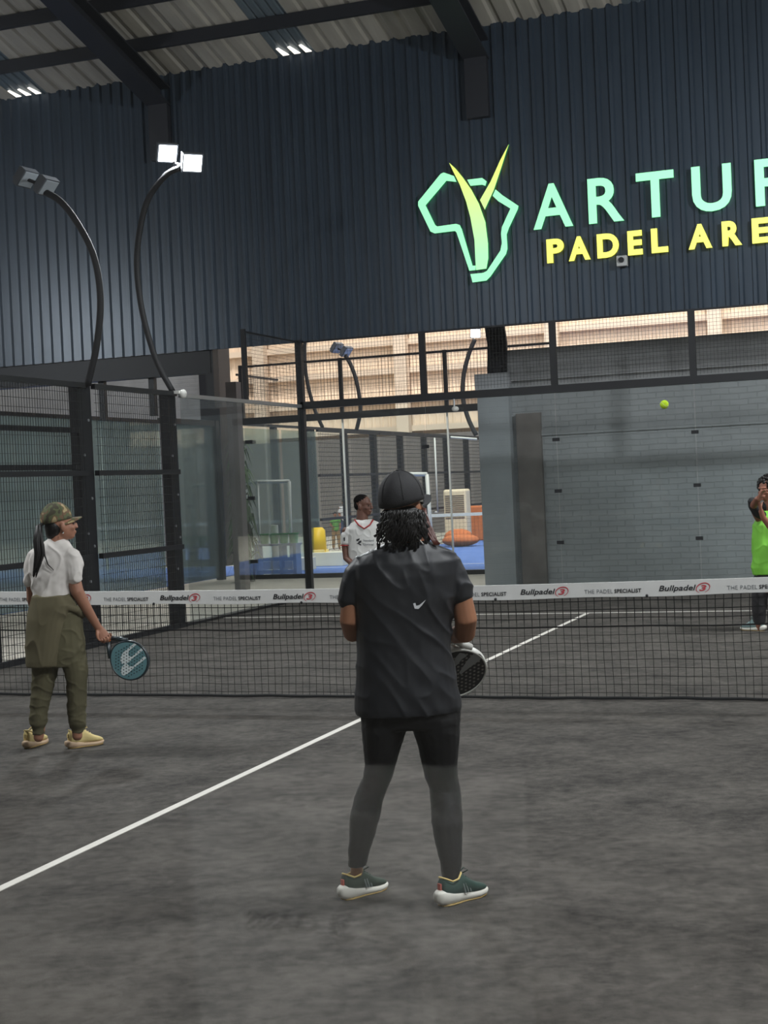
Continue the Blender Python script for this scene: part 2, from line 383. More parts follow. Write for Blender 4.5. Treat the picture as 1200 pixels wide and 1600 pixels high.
# posts of the left side fence
def post(loc, h, sx, sy, label, z0=0, bolts=()):
    t = thing('fence_post', label, 'fence post', (loc[0], loc[1], z0))
    MB().box((loc[0]-sx/2, loc[1]-sy/2, z0), (loc[0]+sx/2, loc[1]+sy/2, h)).obj('upright', M_BLACK, t)
    for (by, bz) in bolts:
        MB().tube([(loc[0]+sx/2-.002, loc[1]+by, bz), (loc[0]+sx/2+.012, loc[1]+by, bz)], .016, 8).obj('bolt', M_STEEL, t)
    return t
bl = lambda o: tuple((o*(-1)**i, z) for i, z in enumerate((.3, .75, 1.15, 1.3, 1.7, 2.2, 2.6)))
post((-5.11, 1.78), .75, .1, .26, 'low black post end behind the net at the far left edge', bolts=((0, .3), (.05, .5)))
post((-5.11, 3.74), 3.02, .12, .28, 'wide black fence post right behind the woman in the white shirt', bolts=bl(.06))
post((-5.11, 5.85), 3.02, .12, .22, 'black fence post between the side mesh and the side glass', bolts=bl(.05))
post((-5.0, 10.0), 4.0, .1, .1, 'black corner post of the court where side glass meets back glass')
tags = ['at the left edge of the frame', 'between the two wide black posts']
p0 = panel('mesh_panel', 'black wire mesh side fence panel ' + tags[0], 2.1, .02, 3.0, (2.99, 1.99, 1.03, .03), px=.05, pz=.1)
MB().box((0, .04, 2.48-.03), (2.1, .08, 2.48+.03)).obj('rail', M_BLACK, p0)
MB().box((0, .04, 2.03), (2.1, .09, 2.09)).obj('rail', M_BLACK, p0)
p0.location = (-5.0, 1.55, 0); p0.rotation_euler = (0, 0, math.pi/2)
p1 = panel('mesh_panel', 'black wire mesh side fence panel ' + tags[1], 2.0, .02, 3.0, (2.99, 1.99, 1.03, .03), px=.05, pz=.1)
p1.location = (-5.0, 3.86, 0); p1.rotation_euler = (0, 0, math.pi/2)
p3 = dup(p1, (-5.0, -.5, 0), math.pi/2, 'black wire mesh side fence panel beside the net at the far left')
# mesh over the back glass
ub = panel('mesh_panel', 'wire mesh bay over the back glass, nearest the corner post', 2.0, 3.06, 3.98, (3.965,), th=.014, dy=.014, px=.05, pz=.05, r=.0017)
for ch in ub.children:
    if ch.name.startswith('rail') and abs(ch.data.vertices[0].co.z-2.99) < .02: pass
ub.location = (-5, 10, 0)
labs = ['wire mesh bay over the back glass, second from the corner post', 'wire mesh bay over the back glass above the left part of the brick wall', 'wire mesh bay over the back glass at the right edge above the lime shirt']
for i in range(3): dup(ub, (-3+2*i, 10, 0), 0, labs[i])
dup(ub, (-5.0, 8, 0), math.pi/2, 'wire mesh bay on top of the side glass next to the corner post')
post((-5, 8), 4.0, .06, .06, 'thin black post on top of the side glass near the corner', z0=3.0)
for i, x in enumerate((-3, -1, 1, 3)):
    post((x, 10.02), 3.98, .09, .07, 'short black post over the back glass, %s from the corner post' % ords[i], z0=3.0)
single('top_beam', MB().box((-5, 9.95, 2.93), (5.2, 10.07, 3.04)), M_BLACK, 'black steel beam along the top of the back glass wall', 'beam')
single('top_rail', MB().box((-5.03, 6.0, 2.95), (-4.97, 9.95, 3.0)), M_STEEL, 'thin steel rail on top of the side glass wall', 'rail')
# glass panes
G_CLEAR = glass('clear_glass', (247, 250, 250), .8, .03, (170, 174, 176))
G_TINT_HAZE = glass('tinted_haze_glass', (222, 236, 234), .8, .30, (205, 220, 217))  # pale haze colour paints in the lit reflections on these panes
G_SIDE = glass('side_glass', (247, 250, 250), .28, .02, (170, 174, 176))
G_TSIDE = glass('tinted_side_glass', (225, 236, 235), .3, .10, (176, 194, 192))
G_FRONT = glass('window_glass', (250, 251, 251), .75)
def pane(a, b, m, label, clips=()):
    t = thing('glass_panel', label, 'glass panel', ((a[0]+b[0])/2, (a[1]+b[1])/2, a[2]))
    MB().box(a, b).obj('pane', m, t)
    for c in clips: MB().box((c[0]-.05, c[1]-.02, c[2]-.025), (c[0]+.05, c[1]+.02, c[2]+.025)).obj('clip', M_DARK, t)
    return t
bl_ = ['back glass pane nearest the corner post in front of the far blue court', 'back glass pane behind the woman in the black cap', 'back glass pane in front of the left half of the brick wall', 'back glass pane in front of the brick wall below the tennis ball', 'back glass pane behind the man in the lime shirt']
for i in range(5):
    x = -5+2*i
    pane((x+.01, 9.994, .04), (x+1.99, 10.006, 2.93), G_CLEAR, bl_[i], [(x+1.99, 10, .75), (x+1.99, 10, 1.5), (x+1.99, 10, 2.25)] if i < 4 else [])
pane((-5.006, 6.0, .04), (-4.994, 7.99, 2.95), G_SIDE, 'side glass pane next to the black fence post')
pane((-5.006, 8.01, .04), (-4.994, 9.95, 2.95), G_SIDE, 'side glass pane next to the corner post', [(-4.99, 8.0, .7), (-4.99, 8.0, 1.6), (-4.99, 8.0, 2.4)])
# ---- far court, y >= 15
fc = panel('mesh_panel', 'far court end mesh bay over the glass, first from its corner', 2.08, 3.12, 4.12, (4.12,), th=.02, dy=.02, px=.07, pz=.08, r=.0022)
fc.location = (-8.36, 15, 0)
for i in range(1, 3): dup(fc, (-8.36+2.08*i, 15, 0), 0, 'far court end mesh bay over the glass, %s from its corner' % ords[i])
single('top_beam', MB().box((-8.5, 14.93, 2.99), (1.6, 15.05, 3.12)), M_BLACK, 'black beam over the end glass of the far blue court', 'beam')
for i in range(3):
    post((-8.36+2.08*i, 15.0), 4.15, .07, .07, 'short black post over the far court end glass, %s from its corner' % ords[i], z0=3.06)
seam = mat('glass_edge', (235, 238, 235), .3, var=0)
for i in range(3):
    a = -8.36+2.08*i
    t = pane((a+.02, 14.995, .06), (a+2.06, 15.005, 2.99), G_CLEAR, 'end glass pane of the far blue court, %s from its corner' % ords[i])
    MB().box((a+2.065, 14.98, .06), (a+2.095, 15.02, 2.99)).obj('edge_strip', seam, t, label='white glazing strip')
fs = panel('mesh_panel', 'far court side fence bay, first from its corner', 1.97, 3.0, 4.0, (3.99,), th=.02, dy=.02, px=.08, pz=.08, r=.0022)
fs.location = (-8.5, 15.1, 0); fs.rotation_euler = (0, 0, math.pi/2)
fm = panel('mesh_panel', 'far court side mesh bay with heavy horizontal wires, first from the glass', 1.97, .02, 3.0, (2.98, 1.98, 1.0), px=.1, pz=.1, r=.003, ra=.006)
fm.location = (-8.5, 19.1, 0); fm.rotation_euler = (0, 0, math.pi/2)
for i in range(1, 7): dup(fm, (-8.5, 19.1+2.0*i, 0), math.pi/2, 'far court side mesh bay with heavy horizontal wires, %s from the glass' % ords[i])
for i in range(10):
    post((-8.64, 15.05+2.0*i), 3.02, .12, .12 if i in (0, 1) else .2, 'black post of the far court side fence, %s from its near corner' % ords[i])
for i in range(2):
    pane((-8.506, 15.15+2*i, .05), (-8.494, 17.0+2*i, 2.95), G_TSIDE, 'side glass pane of the far blue court, %s from its corner' % ords[i])
single('top_rail', MB().box((-8.55, 15.1, 3.0), (-8.46, 35, 3.05)), M_BLACK, 'black rail on top of the far court side fence', 'rail')
# far court net, cooler, beanbags, barrier
fn = thing('far_court_net', 'white taped net across the far blue court behind the woman in the black cap', 'net', (-4, 25, 0))
MB().box((-8.4, 24.99, .82), (1.5, 25.01, .9)).obj('tape', M_WHITE, fn)
nm_ = MB()
for i in range(100): nm_.box((-8.4+i*.1, 24.998, .03), (-8.4+i*.1+.004, 25.002, .82))
for i in range(8): nm_.box((-8.4, 24.998, .05+i*.1), (1.5, 25.002, .054+i*.1))
nm_.obj('mesh', M_WIRE, fn)
cl = thing('air_cooler', 'cream slatted portable air cooler standing behind the far net', 'air cooler', (-7.15, 27.5, 0))
c0 = at_y(715, 812, 27.5); cw = .33
MB().box((c0.x-cw, 27.3, 0), (c0.x+cw, 27.75, 1.5)).obj('body', mat('cream_plastic', (232, 214, 184), .5), cl, bevel=.06)
for k in range(12):
    MB().box((c0.x-cw+.06, 27.28, .72+k*.055), (c0.x+cw-.06, 27.3, .735+k*.055)).obj('slat', mat('slat_dark', (110, 98, 84), .6), cl)
cl.location.x = 0; cl.location = (0, 0, 0)
for ch in cl.children: ch.data.transform(Matrix.Translation((-7.15, 27.5, 0)))
cl.location = (0, 0, 0)
orange = mat('orange_fabric', (196, 112, 66), .8, var=.12)
for nm, (px, py, hw, hh) in {'slumped orange beanbag on the blue turf under the cooler': (720, 851, 31, 10), 'orange brown beanbag stacked behind at the foot of the cooler': (716, 833, 24, 8)}.items():
    yy = 25.9 if py > 840 else 26.66; c = at_y(px, py, yy); s = 38/FPX
    zt = hh*s*2 if py > 840 else at_y(px, 826, yy).z
    single('beanbag', MB().ell((c.x, yy, zt/2), (hw*s, .35, zt/2)), orange, nm, 'beanbag', smooth=True)
c = at_y(740, 826, 29.2); single('orange_screen', MB().box((c.x-.35, 29.2, 0), (c.x+.3, 29.35, 1.0)), orange, 'orange brown block standing behind the beanbags at the brick pilaster', 'block', bevel=.05)
c = at_y(662, 828, 27.5); single('orange_screen', MB().box((c.x-.2, 27.5, 0), (c.x+.2, 27.6, .95)), orange, 'narrow orange block right beside the cap of the woman in black', 'block', bevel=.04)
# white frames in the far court
def wframe(pts, lab, r=.035, yy=16, nm='tube_goal'):
    t = thing(nm, lab, nm.replace('_', ' '), at_y(pts[0][0], pts[0][1], yy))
    for a, b in zip(pts[:-1], pts[1:]):
        MB().tube([at_y(a[0], a[1], yy), at_y(b[0], b[1], yy)], r, 8).obj('tube', M_WHITE, t, smooth=True)
    return t
wframe([(407, 905), (402, 753), (452, 752), (456, 903)], 'upright white tube goal standing behind the green tubs', .034, 15.85)
wframe([(630, 741), (667, 741), (676, 874), (640, 876)], 'white tube goal beside the black cap', .045, 20)
wframe([(679, 684), (684, 800), (671, 801)], 'thin white pipe bracket on the far mesh fence', .025, 27.3, 'pipe_bracket')
wframe([(676, 681), (745, 686)], 'thin white pipe along the far fence top', .03, 29, 'pipe')
wframe([(375, 754), (402, 754)], 'short white pipe beside the plant', .02, 15.85, 'pipe')
# green tubs on their blue stand
st = thing('tub_stand', 'low blue timber stand carrying the green tubs by the far glass', 'stand', (-7.9, 15.6, 0))
bluep = mat('blue_paint', (92, 120, 158), .6); A = at_y(402, 840, 15.6); B = at_y(462, 840, 15.6); x0, x1 = A.x, B.x
for xx in (x0, (x0+x1)/2+.12, x1): MB().box((xx-.035, 15.5, 0), (xx+.035, 15.75, .62)).obj('leg', bluep, st)
MB().box((x0, 15.5, .30), (x1, 15.54, .37)).obj('board', bluep, st); MB().box((x0, 15.5, .05), (x1, 15.54, .12)).obj('board', bluep, st)
MB().box((x0-.05, 15.48, .6), (x1+.05, 15.8, .64)).obj('shelf', bluep, st)
MB().box((x0+.1, 15.6, .13), (x1-.1, 15.64, .29)).obj('panel', M_WHITE, st, label='white panel')
green = mat('green_plastic', (44, 158, 84), .45)
def tub(c, r, h, lab):
    t = MB(); rs = []
    for z, k in ((0, .78), (h, 1.0), (h, 1.1), (h-.02, 1.1)): rs.append([Vector((c[0]+r*k*math.cos(a*math.pi/8), c[1]+r*k*math.sin(a*math.pi/8), c[2]+z)) for a in range(16)])
    return single('green_tub', t.rings(rs), green, lab, 'tub', 'green tubs by the far glass', smooth=False)
for i in range(4): tub((x0+.14+i*(x1-x0-.2)/3.0, 15.64, .64), .095, .2, 'green plastic tub on the blue stand, %s from the left' % ords[i])
c = at_y(378, 845, 16.2); st2 = thing('side_stand', 'small dark stand left of the blue stand under the plant', 'stand', (c.x, 16.2, 0))
MB().box((c.x-.03, 16.17, 0), (c.x+.03, 16.23, .45)).obj('leg', M_DARK, st2); MB().box((c.x-.25, 16.1, .45), (c.x+.25, 16.3, .48)).obj('shelf', M_DARK, st2)
tub((c.x-.11, 16.2, .48), .085, .16, 'green tub on the small dark stand, left one'); tub((c.x+.1, 16.2, .48), .085, .16, 'green tub on the small dark stand, right one')
wp = mat('white_plastic', (226, 222, 205), .6)
c = at_y(429, 828, 15.95); single('white_cylinder', MB().tube([(c.x, 15.95, .0), (c.x, 15.95, 1.0)], .075, 16), wp, 'white upright cylinder behind the green tubs', 'cylinder', smooth=False)
bx = [(483, 535, 18.5, .30, 'long white low box on the blue turf under the yellow chair'), (460, 482, 17.2, .26, 'short white low box on the blue turf left of the yellow chair')]
for a, b, yy, h, lab in bx:
    p, q = at_y(a, 870, yy), at_y(b, 870, yy); single('white_box', MB().box((p.x, yy, 0), (q.x, yy+.4, h)), wp, lab, 'box', bevel=.01)
yel = mat('yellow_plastic', (245, 200, 40), .5); c = at_y(497, 845, 18.7)
yc = thing('yellow_chair', 'yellow plastic child seat standing on the white low box', 'chair', (c.x, 18.7, .3))
MB().rings([[Vector((c.x-w_, 18.6+d, z)), Vector((c.x+w_, 18.6+d, z)), Vector((c.x+w_*.9, 18.75+d, z)), Vector((c.x-w_*.9, 18.75+d, z))] for z, w_, d in ((.3, .2, 0), (.6, .18, .02), (.78, .15, .05), (.84, .08, .06))]).obj('shell', yel, yc, smooth=True)
MB().box((c.x-.19, 18.58, .28), (c.x+.19, 18.85, .36)).obj('seat', mat('pale_yellow', (240, 215, 140), .6), yc, bevel=.02)
# palm-like plant
def plant(x, y, h, n, lab):
    t = thing('potted_dracaena', lab, 'plant', (x, y, 0)); rnd = random.Random(3); lf = MB(); stm = MB()
    for s in range(4):
        bx_, by_ = x+rnd.uniform(-.1, .1), y+rnd.uniform(-.1, .1); hh = h*(1-.18*s)
        top = Vector((bx_+rnd.uniform(-.12, .12), by_, hh-.35)); stm.tube([(bx_, by_, .3), ((bx_+top.x)/2+.03, by_, hh*.5), top], .022, 6)
        for k in range(n):
            z = hh-.3-(k/n)*hh*.62; a = rnd.uniform(0, 6.28); L = rnd.uniform(.28, .45); d = Vector((math.cos(a), math.sin(a), 0)); o = Vector((bx_+(top.x-bx_)*z/hh, by_, z))
            sd = Vector((-d.y, d.x, 0))*.026; m_ = o+d*L*.45+Z*.14; e = o+d*L*.8-Z*rnd.uniform(.02, .3)
            lf.add([o-sd*.5, o+sd*.5, m_+sd, m_-sd, e], [(0, 1, 2, 3), (3, 2, 4)])
    stm.obj('stem', mat('bark', (96, 80, 62), .9), t); lf.obj('foliage', mat('leaf_green', (66, 96, 54), .6, var=.3, vscale=6), t)
    MB().rings([[Vector((x+r*math.cos(a*.5236), y+r*math.sin(a*.5236), z)) for a in range(12)] for z, r in ((0, .15), (.32, .2), (.32, .18))]).obj('pot', M_DARK, t)
c = at_y(384, 850, 14.3); plant(c.x, 14.3, 2.8, 60, 'tall potted strap-leaf plant beside the far court corner')

# ---- left neighbouring court glass at x = -9.2
lg = [('neighbouring court glass panel with dark frame behind the side glass', 12.7, 14.9)]
for lab, ya, yb in lg:
    t = thing('glass_panel', lab, 'glass panel', (-8.9, (ya+yb)/2, 0))
    MB().box((-8.906, ya, .05), (-8.894, yb-.05, 3.0)).obj('pane', G_TINT_HAZE, t)
    MB().box((-8.95, ya-.05, 3.0), (-8.85, yb, 3.1)).obj('rail', M_BLACK, t); MB().box((-8.97, yb-.14, 0), (-8.83, yb, 3.1)).obj('upright', M_BLACK, t)
for i in range(4):
    ya = 4.6+2.0*i
    t = thing('glass_panel', 'tinted glass panel of the left court seen through the mesh, %s from the left' % ords[i], 'glass panel', (-8.9, ya+1, 0))
    MB().box((-8.906, ya+.01, .05), (-8.894, ya+1.99, 3.0)).obj('pane', G_TINT_HAZE, t); MB().box((-8.93, ya, 3.0), (-8.87, ya+2, 3.06)).obj('rail', M_DARK, t)
for i, (px, pa, pb) in enumerate(((157, 540, 655), (236, 550, 640))):
    a = at_y(px, pa, 10.35); single('hanging_post', MB().box((a.x-.05, 10.3, 3.0), (a.x+.05, 10.4, 3.95)), M_DARK, 'thin dark post hanging under the cladding, %s' % ('just right of the wide fence post' if i == 0 else 'just left of the second fence post'), 'post')
single('white_box', MB().box((-14.9, 17.6, 0), (-14.5, 17.9, .7)).box((-14.95, 17.55, .7), (-14.45, 17.95, .76)), wp, 'small white box stand on the left court behind the side glass', 'box')

# ---------------------------------------------------------------- net
nt_ = thing('court_net', 'black padel net with white printed top tape across the middle of the court', 'net', (0, 0, 0))
def nz_top(x): return .885+.055*(x/4.8)**2 if x < 0 else .885+.05*(x/4.4)**2
tp = MB(); K = 120; xs = [-5+i*10/K for i in range(K+1)]
rs = []
for x in xs:
    t_ = nz_top(x); wv = .004*math.sin(x*5.3); rs.append([Vector((x, -.012, t_-.112+wv)), Vector((x, .012, t_-.112+wv)), Vector((x, .014, t_)), Vector((x, -.014, t_))])
tp.rings(rs); tp.obj('tape', mat('tape_fabric', (205, 205, 203), .7, var=.05, vscale=5), nt_)
mm = MB(); rnd = random.Random(5)
def wob(x, z): return .010*noise.noise(Vector((x*2.2, z*3, 1.7))), .012*noise.noise(Vector((x*1.9, z*4, 7.7)))
NC = 165; NRw = 12
for i in range(NC+1):
    x = -5+i*10/NC; t_ = nz_top(x)-.11; pts = []
    for k in range(9):
        z = .02+(t_-.02)*k/8; a, b = wob(x, z); pts.append(Vector((x+a*1.2, b*.4, z)))
    for a, b in zip(pts[:-1], pts[1:]):
        r = .0020 if a.z < .56 else .0032
        mm.add([(a.x-r, a.y, a.z), (a.x+r, a.y, a.z), (b.x+r, b.y, b.z), (b.x-r, b.y, b.z), (a.x, a.y-r, a.z), (a.x, a.y+r, a.z), (b.x, b.y+r, b.z), (b.x, b.y-r, b.z)], [(0, 1, 2, 3), (4, 5, 6, 7)])
for k in range(NRw):
    f = (k+.5)/NRw; pts = []
    for i in range(0, 161):
        x = -5+i/16; z = .02+(nz_top(x)-.13)*f; a, b = wob(x, z); pts.append(Vector((x, b*.4, z+a)))
    r = .0020 if f < .68 else .0032
    if k == 8: r = .006
    for a, b in zip(pts[:-1], pts[1:]):
        mm.add([(a.x, a.y, a.z-r), (a.x, a.y, a.z+r), (b.x, b.y, b.z+r), (b.x, b.y, b.z-r), (a.x, a.y-r, a.z), (a.x, a.y+r, a.z), (b.x, b.y+r, b.z), (b.x, b.y-r, b.z)], [(0, 1, 2, 3), (4, 5, 6, 7)])
mm.obj('mesh', mat('net_cord', (14, 15, 18), .8), nt_)
MB().tube([(-5+i*.1, -.01, .018+.008*noise.noise(Vector((i*.3, 0, 0)))) for i in range(101)], .012, 6).obj('bottom_cord', mat('net_cord2', (14, 15, 18), .8), nt_)
kn = MB()
for x in (-4.4, -2.2, -.85, .78, 1.95, 2.9): kn.ell((x, -.016, nz_top(x)-.108), (.011, .01, .014), n=8, m=5)
kn.obj('tie', M_BLACK, nt_)
inkb = mat('black_ink', (26, 27, 32), .6); inkr = mat('red_ink', (176, 62, 72), .6); inkg = mat('grey_ink', (104, 108, 112), .6)
def onnet(me, name, ink):
    for v in me.vertices: v.co.z += nz_top(v.co.x)-.885
    link(name, me, ink, nt_)
PER = 1.075; xb0 = .98
for k in range(-6, 4):
    xb = xb0+k*(1.06 if k > 0 else 1.04)
    if xb < -4.9 or xb > 4.4: continue
    zb = .885-.078
    onnet(fitbox(textmesh('Bullpadel', bold=.02, shear=.25), xb, xb+.275, zb-.012, zb+.042, -.0165), 'lettering', inkb)
    # round emblem: open red ring with a 3
    em = MB(); cx, cz = xb+.325, zb+.016
    ring = []
    for a in range(28):
        th = math.radians(-60+a*11.5); tw = .35+.65*math.sin(math.pi*a/27)
        ring.append((cx+.048*math.cos(th)+.012*math.sin(th), cz+.036*math.sin(th), .0042*tw))
    for (x0_, z0_, w0), (x1_, z1_, w1) in zip(ring[:-1], ring[1:]):
        n_ = Vector((z0_-z1_, x1_-x0_)).normalized()
        em.add([(x0_-n_.x*w0, -.0165, z0_-n_.y*w0), (x0_+n_.x*w0, -.0165, z0_+n_.y*w0), (x1_+n_.x*w1, -.0165, z1_+n_.y*w1), (x1_-n_.x*w1, -.0165, z1_-n_.y*w1)], [(0, 1, 2, 3)])
    for v in range(len(em.v)): em.v[v] = (em.v[v][0], em.v[v][1], em.v[v][2]+nz_top(em.v[v][0])-.885)
    em.obj('emblem', inkr, nt_)
    onnet(fitbox(textmesh('3', bold=.03, shear=.25), cx-.03, cx+.026, cz-.022, cz+.022, -.0165), 'numeral', inkr)
    xt = xb+.50
    onnet(fitbox(textmesh('THE PADEL', shear=0, space=1.1), xt, xt+.215, zb-.004, zb+.026, -.0165), 'lettering', inkg)
    onnet(fitbox(textmesh('SPECIALIST', bold=.025, space=1.08), xt+.228, xt+.43, zb-.004, zb+.026, -.0165), 'lettering', inkb)

# ---------------------------------------------------------------- sign
YS = 10.03
sg = thing('wall_sign', 'illuminated green and yellow sign with an Africa outline and lettering on the navy cladding', 'sign', at_y(750, 340, YS))
def emi(name, rgb, st_, rgb2=None, za=0, zb=1):
    m = mat(name, rgb, .5, emit=rgb, est=st_)
    if rgb2:
        nt = m.node_tree; b = nt.nodes['Principled BSDF']; tc = nt.nodes.new('ShaderNodeTexCoord'); sp = nt.nodes.new('ShaderNodeSeparateXYZ'); nt.links.new(tc.outputs['Object'], sp.inputs[0])
        mr = nt.nodes.new('ShaderNodeMapRange'); mr.inputs[1].default_value = za; mr.inputs[2].default_value = zb; nt.links.new(sp.outputs['Z'], mr.inputs[0])
        cr = nt.nodes.new('ShaderNodeValToRGB'); cr.color_ramp.elements[0].color = lin(rgb); cr.color_ramp.elements[1].color = lin(rgb2); nt.links.new(mr.outputs[0], cr.inputs[0])
        nt.links.new(cr.outputs[0], b.inputs['Emission Color'])
    return m
E_MINT = emi('lit_mint', (158, 246, 190), .95); E_YEL = emi('lit_yellow', (240, 238, 110), 1.0)
E_HORN = emi('lit_horn', (168, 248, 178), 1.0, (244, 236, 60), -.55, .75); E_SIDE = emi('sign_side_green', (20, 120, 70), .5); E_SIDEY = emi('sign_side_yellow', (150, 150, 10), .6)
def zpx(x, y): return (640+x/6.0, 220+y/6.0)
def signpoly(name, pts, m):
    P_ = [at_y(*zpx(*p), YS) for p in pts]; o = MB().prism(P_, (0, .05, 0)).obj(name, m, sg); o.data.materials.append(E_SIDE)
    for pl in o.data.polygons:
        if abs(pl.normal.y) < .5: pl.material_index = 1
    return o
signpoly('map_outline', [(415, 330), (320, 297), (290, 310), (80, 570), (80, 610), (195, 850), (235, 868), (425, 845), (440, 860), (560, 1218), (618, 1212), (618, 1170), (590, 1170), (490, 830), (470, 790), (435, 778), (260, 803), (240, 790), (150, 605), (345, 375), (440, 385)], E_MINT)
signpoly('map_outline', [(540, 365), (680, 348), (722, 380), (710, 422), (680, 412), (570, 422)], E_MINT)
signpoly('map_outline', [(805, 455), (870, 510), (1020, 610), (1015, 640), (930, 820), (910, 880), (918, 1010), (905, 1060), (760, 1270), (720, 1310), (590, 1328), (570, 1250), (690, 1238), (725, 1220), (850, 1030), (865, 960), (857, 870), (865, 810), (945, 635), (830, 565), (778, 515)], E_MINT)
signpoly('horn', [(370, 205), (430, 260), (500, 345), (580, 460), (650, 590), (710, 760), (735, 960), (738, 1100), (720, 1198), (622, 1212), (616, 1100), (608, 930), (570, 720), (530, 570), (470, 410), (410, 290)], E_HORN)
signpoly('horn', [(930, 30), (860, 250), (790, 460), (705, 645), (660, 555), (760, 380), (850, 180)], E_HORN)
def letter(ch, a, b, z0, z1, m, ms, bold):
    me = fitbox(textmesh(ch, bold=bold, depth=.02, res=5), at_y(a[0], a[1], YS).x, at_y(b[0], b[1], YS).x, z0, z1, YS+.02)
    o = link('letter', me, m, sg); me.materials.clear(); me.materials.append(m); me.materials.append(ms); me.update()
    for pl in me.polygons: pl.material_index = 0 if abs(pl.normal.y) > .5 else 1
zb1, zt1 = at_y(835, 361, YS).z, at_y(922, 277, YS).z
zb1 = (at_y(835, 361, YS).z+at_y(922, 350, YS).z+at_y(1020, 338, YS).z)/3; zt1 = (at_y(870, 286, YS).z+at_y(920, 280, YS).z+at_y(1050, 264, YS).z)/3
for ch, a, b in (('A', 832, 894), ('R', 919, 974), ('T', 995, 1054), ('U', 1082, 1144), ('R', 1181, 1243)):
    letter(ch, (a, 320), (b, 312), zb1, zt1, E_MINT, E_SIDE, .02)
zb2 = (at_y(858, 415, YS).z+at_y(1020, 395, YS).z+at_y(1170, 378, YS).z)/3; zt2 = (at_y(858, 376, YS).z+at_y(1000, 360, YS).z+at_y(1160, 340, YS).z)/3
for ch, a, b in (('P', 854, 881), ('A', 888, 922), ('D', 933, 967), ('E', 981, 1004), ('L', 1018, 1044), ('A', 1076, 1113), ('R', 1129, 1160), ('E', 1176, 1203), ('N', 1222, 1252), ('A', 1262, 1296)):
    letter(ch, (a, 390), (b, 386), zb2, zt2, E_YEL, E_SIDEY, .045)

# ---------------------------------------------------------------- small fittings
c = at_y(972, 408, 10.05); t = thing('wall_camera', 'small square grey camera housing on the cladding below the yellow letters', 'camera', c)
MB().box((c.x-.075, 10.0, c.z-.075), (c.x+.075, 10.11, c.z+.075)).obj('housing', mat('light_grey', (178, 180, 180), .5), t, bevel=.01)
MB().tube([(c.x, 10.0, c.z+.01), (c.x, 9.97, c.z+.01)], .04, 14).obj('lens', M_BLACK, t)
c = at_y(712, 639, 9.9); t = thing('security_camera', 'small white dome camera hanging under the back glass beam', 'camera', (c.x, 9.9, c.z))
MB().tube([(c.x-.02, 9.9, c.z), (c.x-.02, 9.9, 2.93)], .014, 6).obj('stem', M_STEEL, t); MB().ell((c.x, 9.88, c.z), (.055, .05, .04)).obj('housing', M_WHITE, t, smooth=True)
c = at_x(280, 613, -4.92); t = thing('security_camera', 'small white camera on top of the black post by the side glass', 'camera', c)
MB().box((-5.0, c.y-.05, c.z-.02), (-4.9, c.y+.02, c.z+.02)).obj('arm', M_WHITE, t); MB().ell((-4.88, c.y+.03, c.z-.02), (.045, .06, .06)).obj('housing', M_WHITE, t, smooth=True)
ballm = mat('ball_felt', (190, 226, 40), .9, bump=.3, bscale=200); c = at_d(1038, 632, 11.0)
bo = thing('padel_ball', 'fluorescent yellow green ball flying in front of the grey brick wall', 'ball', c)
MB().ell(c, (.033, .033, .033), n=24, m=16).obj('felt', ballm, bo, smooth=True)
sm = MB(); sm.tube([c+Vector((.0335*math.cos(a*.2618), -.0335*math.sin(a*.2618)*math.cos(.5*math.sin(a*.5236)), .0335*math.sin(.5*math.sin(a*.5236)))).normalized()*0 + Vector((.0333*math.cos(a*.2618)*math.cos(.55*math.sin(a*.5236)), .0333*math.sin(a*.2618)*math.cos(.55*math.sin(a*.5236)), .0333*math.sin(.55*math.sin(a*.5236)))) for a in range(25)], .0012, 5)
sm.obj('seam', M_WHITE, bo, smooth=True)

# ---------------------------------------------------------------- floodlights on curved poles
M_POLE = mat('pole_paint', (17, 18, 22), .7)
lampface = mat('lamp_face', (255, 255, 255), .4, emit=(250, 252, 255), est=14)
lampoff = mat('lamp_glass_off', (150, 158, 165), .25); housing = mat('lamp_housing', (70, 74, 80), .5)
def curve(pts, n=24):
    out = []; P_ = [pts[0]]+pts+[pts[-1]]
    for i in range(1, len(P_)-2):
        a, b, c_, d = P_[i-1], P_[i], P_[i+1], P_[i+2]
        for k in range(n//(len(P_)-3)+1):
            t_ = k/(n//(len(P_)-3)+1); out.append(.5*((2*b)+(c_-a)*t_+(2*a-5*b+4*c_-d)*t_*t_+(-a+3*b-3*c_+d)*t_**3))
    out.append(pts[-1]); return out
def floodpole(label, px, y, r=.04, heads=(), lit=False, hs=.13, aimto=(0, 0, 0), power=0):
    pts = [at_y(a, b, y) for a, b in px]; t = thing('floodlight_pole', label, 'floodlight', pts[0])
    MB().tube(curve([Vector(p) for p in pts]), r, 8).obj('pole', M_POLE, t, smooth=True)
    for (a, b) in heads:
        c = at_y(a, b, y); d = (Vector(aimto)-c).normalized(); M_ = d.to_track_quat('-Z', 'Y').to_matrix().to_4x4(); M_.translation = c
        h = MB().obox(M_ @ Matrix.Translation((0, 0, .045)), hs*1.12, hs*1.0, .04)
        for k in range(5): h.obox(M_ @ Matrix.Translation(((k-2)*hs*.4, 0, .10)), .006, hs*.8, .03)
        ho = h.obj('lamp_head', housing, t)
        MB().obox(M_, hs*.95, hs*.85, .006).obj('lamp_glass', lampface if lit else lampoff, ho)
        if power:
            area('lamp_light', c+d*.03, aimto, power, hs*1.6, hs*1.4, (.95, .98, 1)); 
    if heads:
        ca, cb = at_y(*heads[0], y), at_y(*heads[-1], y); 
        if len(heads) > 1: MB().tube([ca+Vector((0, .1, -.08)), cb+Vector((0, .1, -.08)), ] if lit else [ca, cb], .02, 6).obj('crossbar', M_POLE, t)
    return t
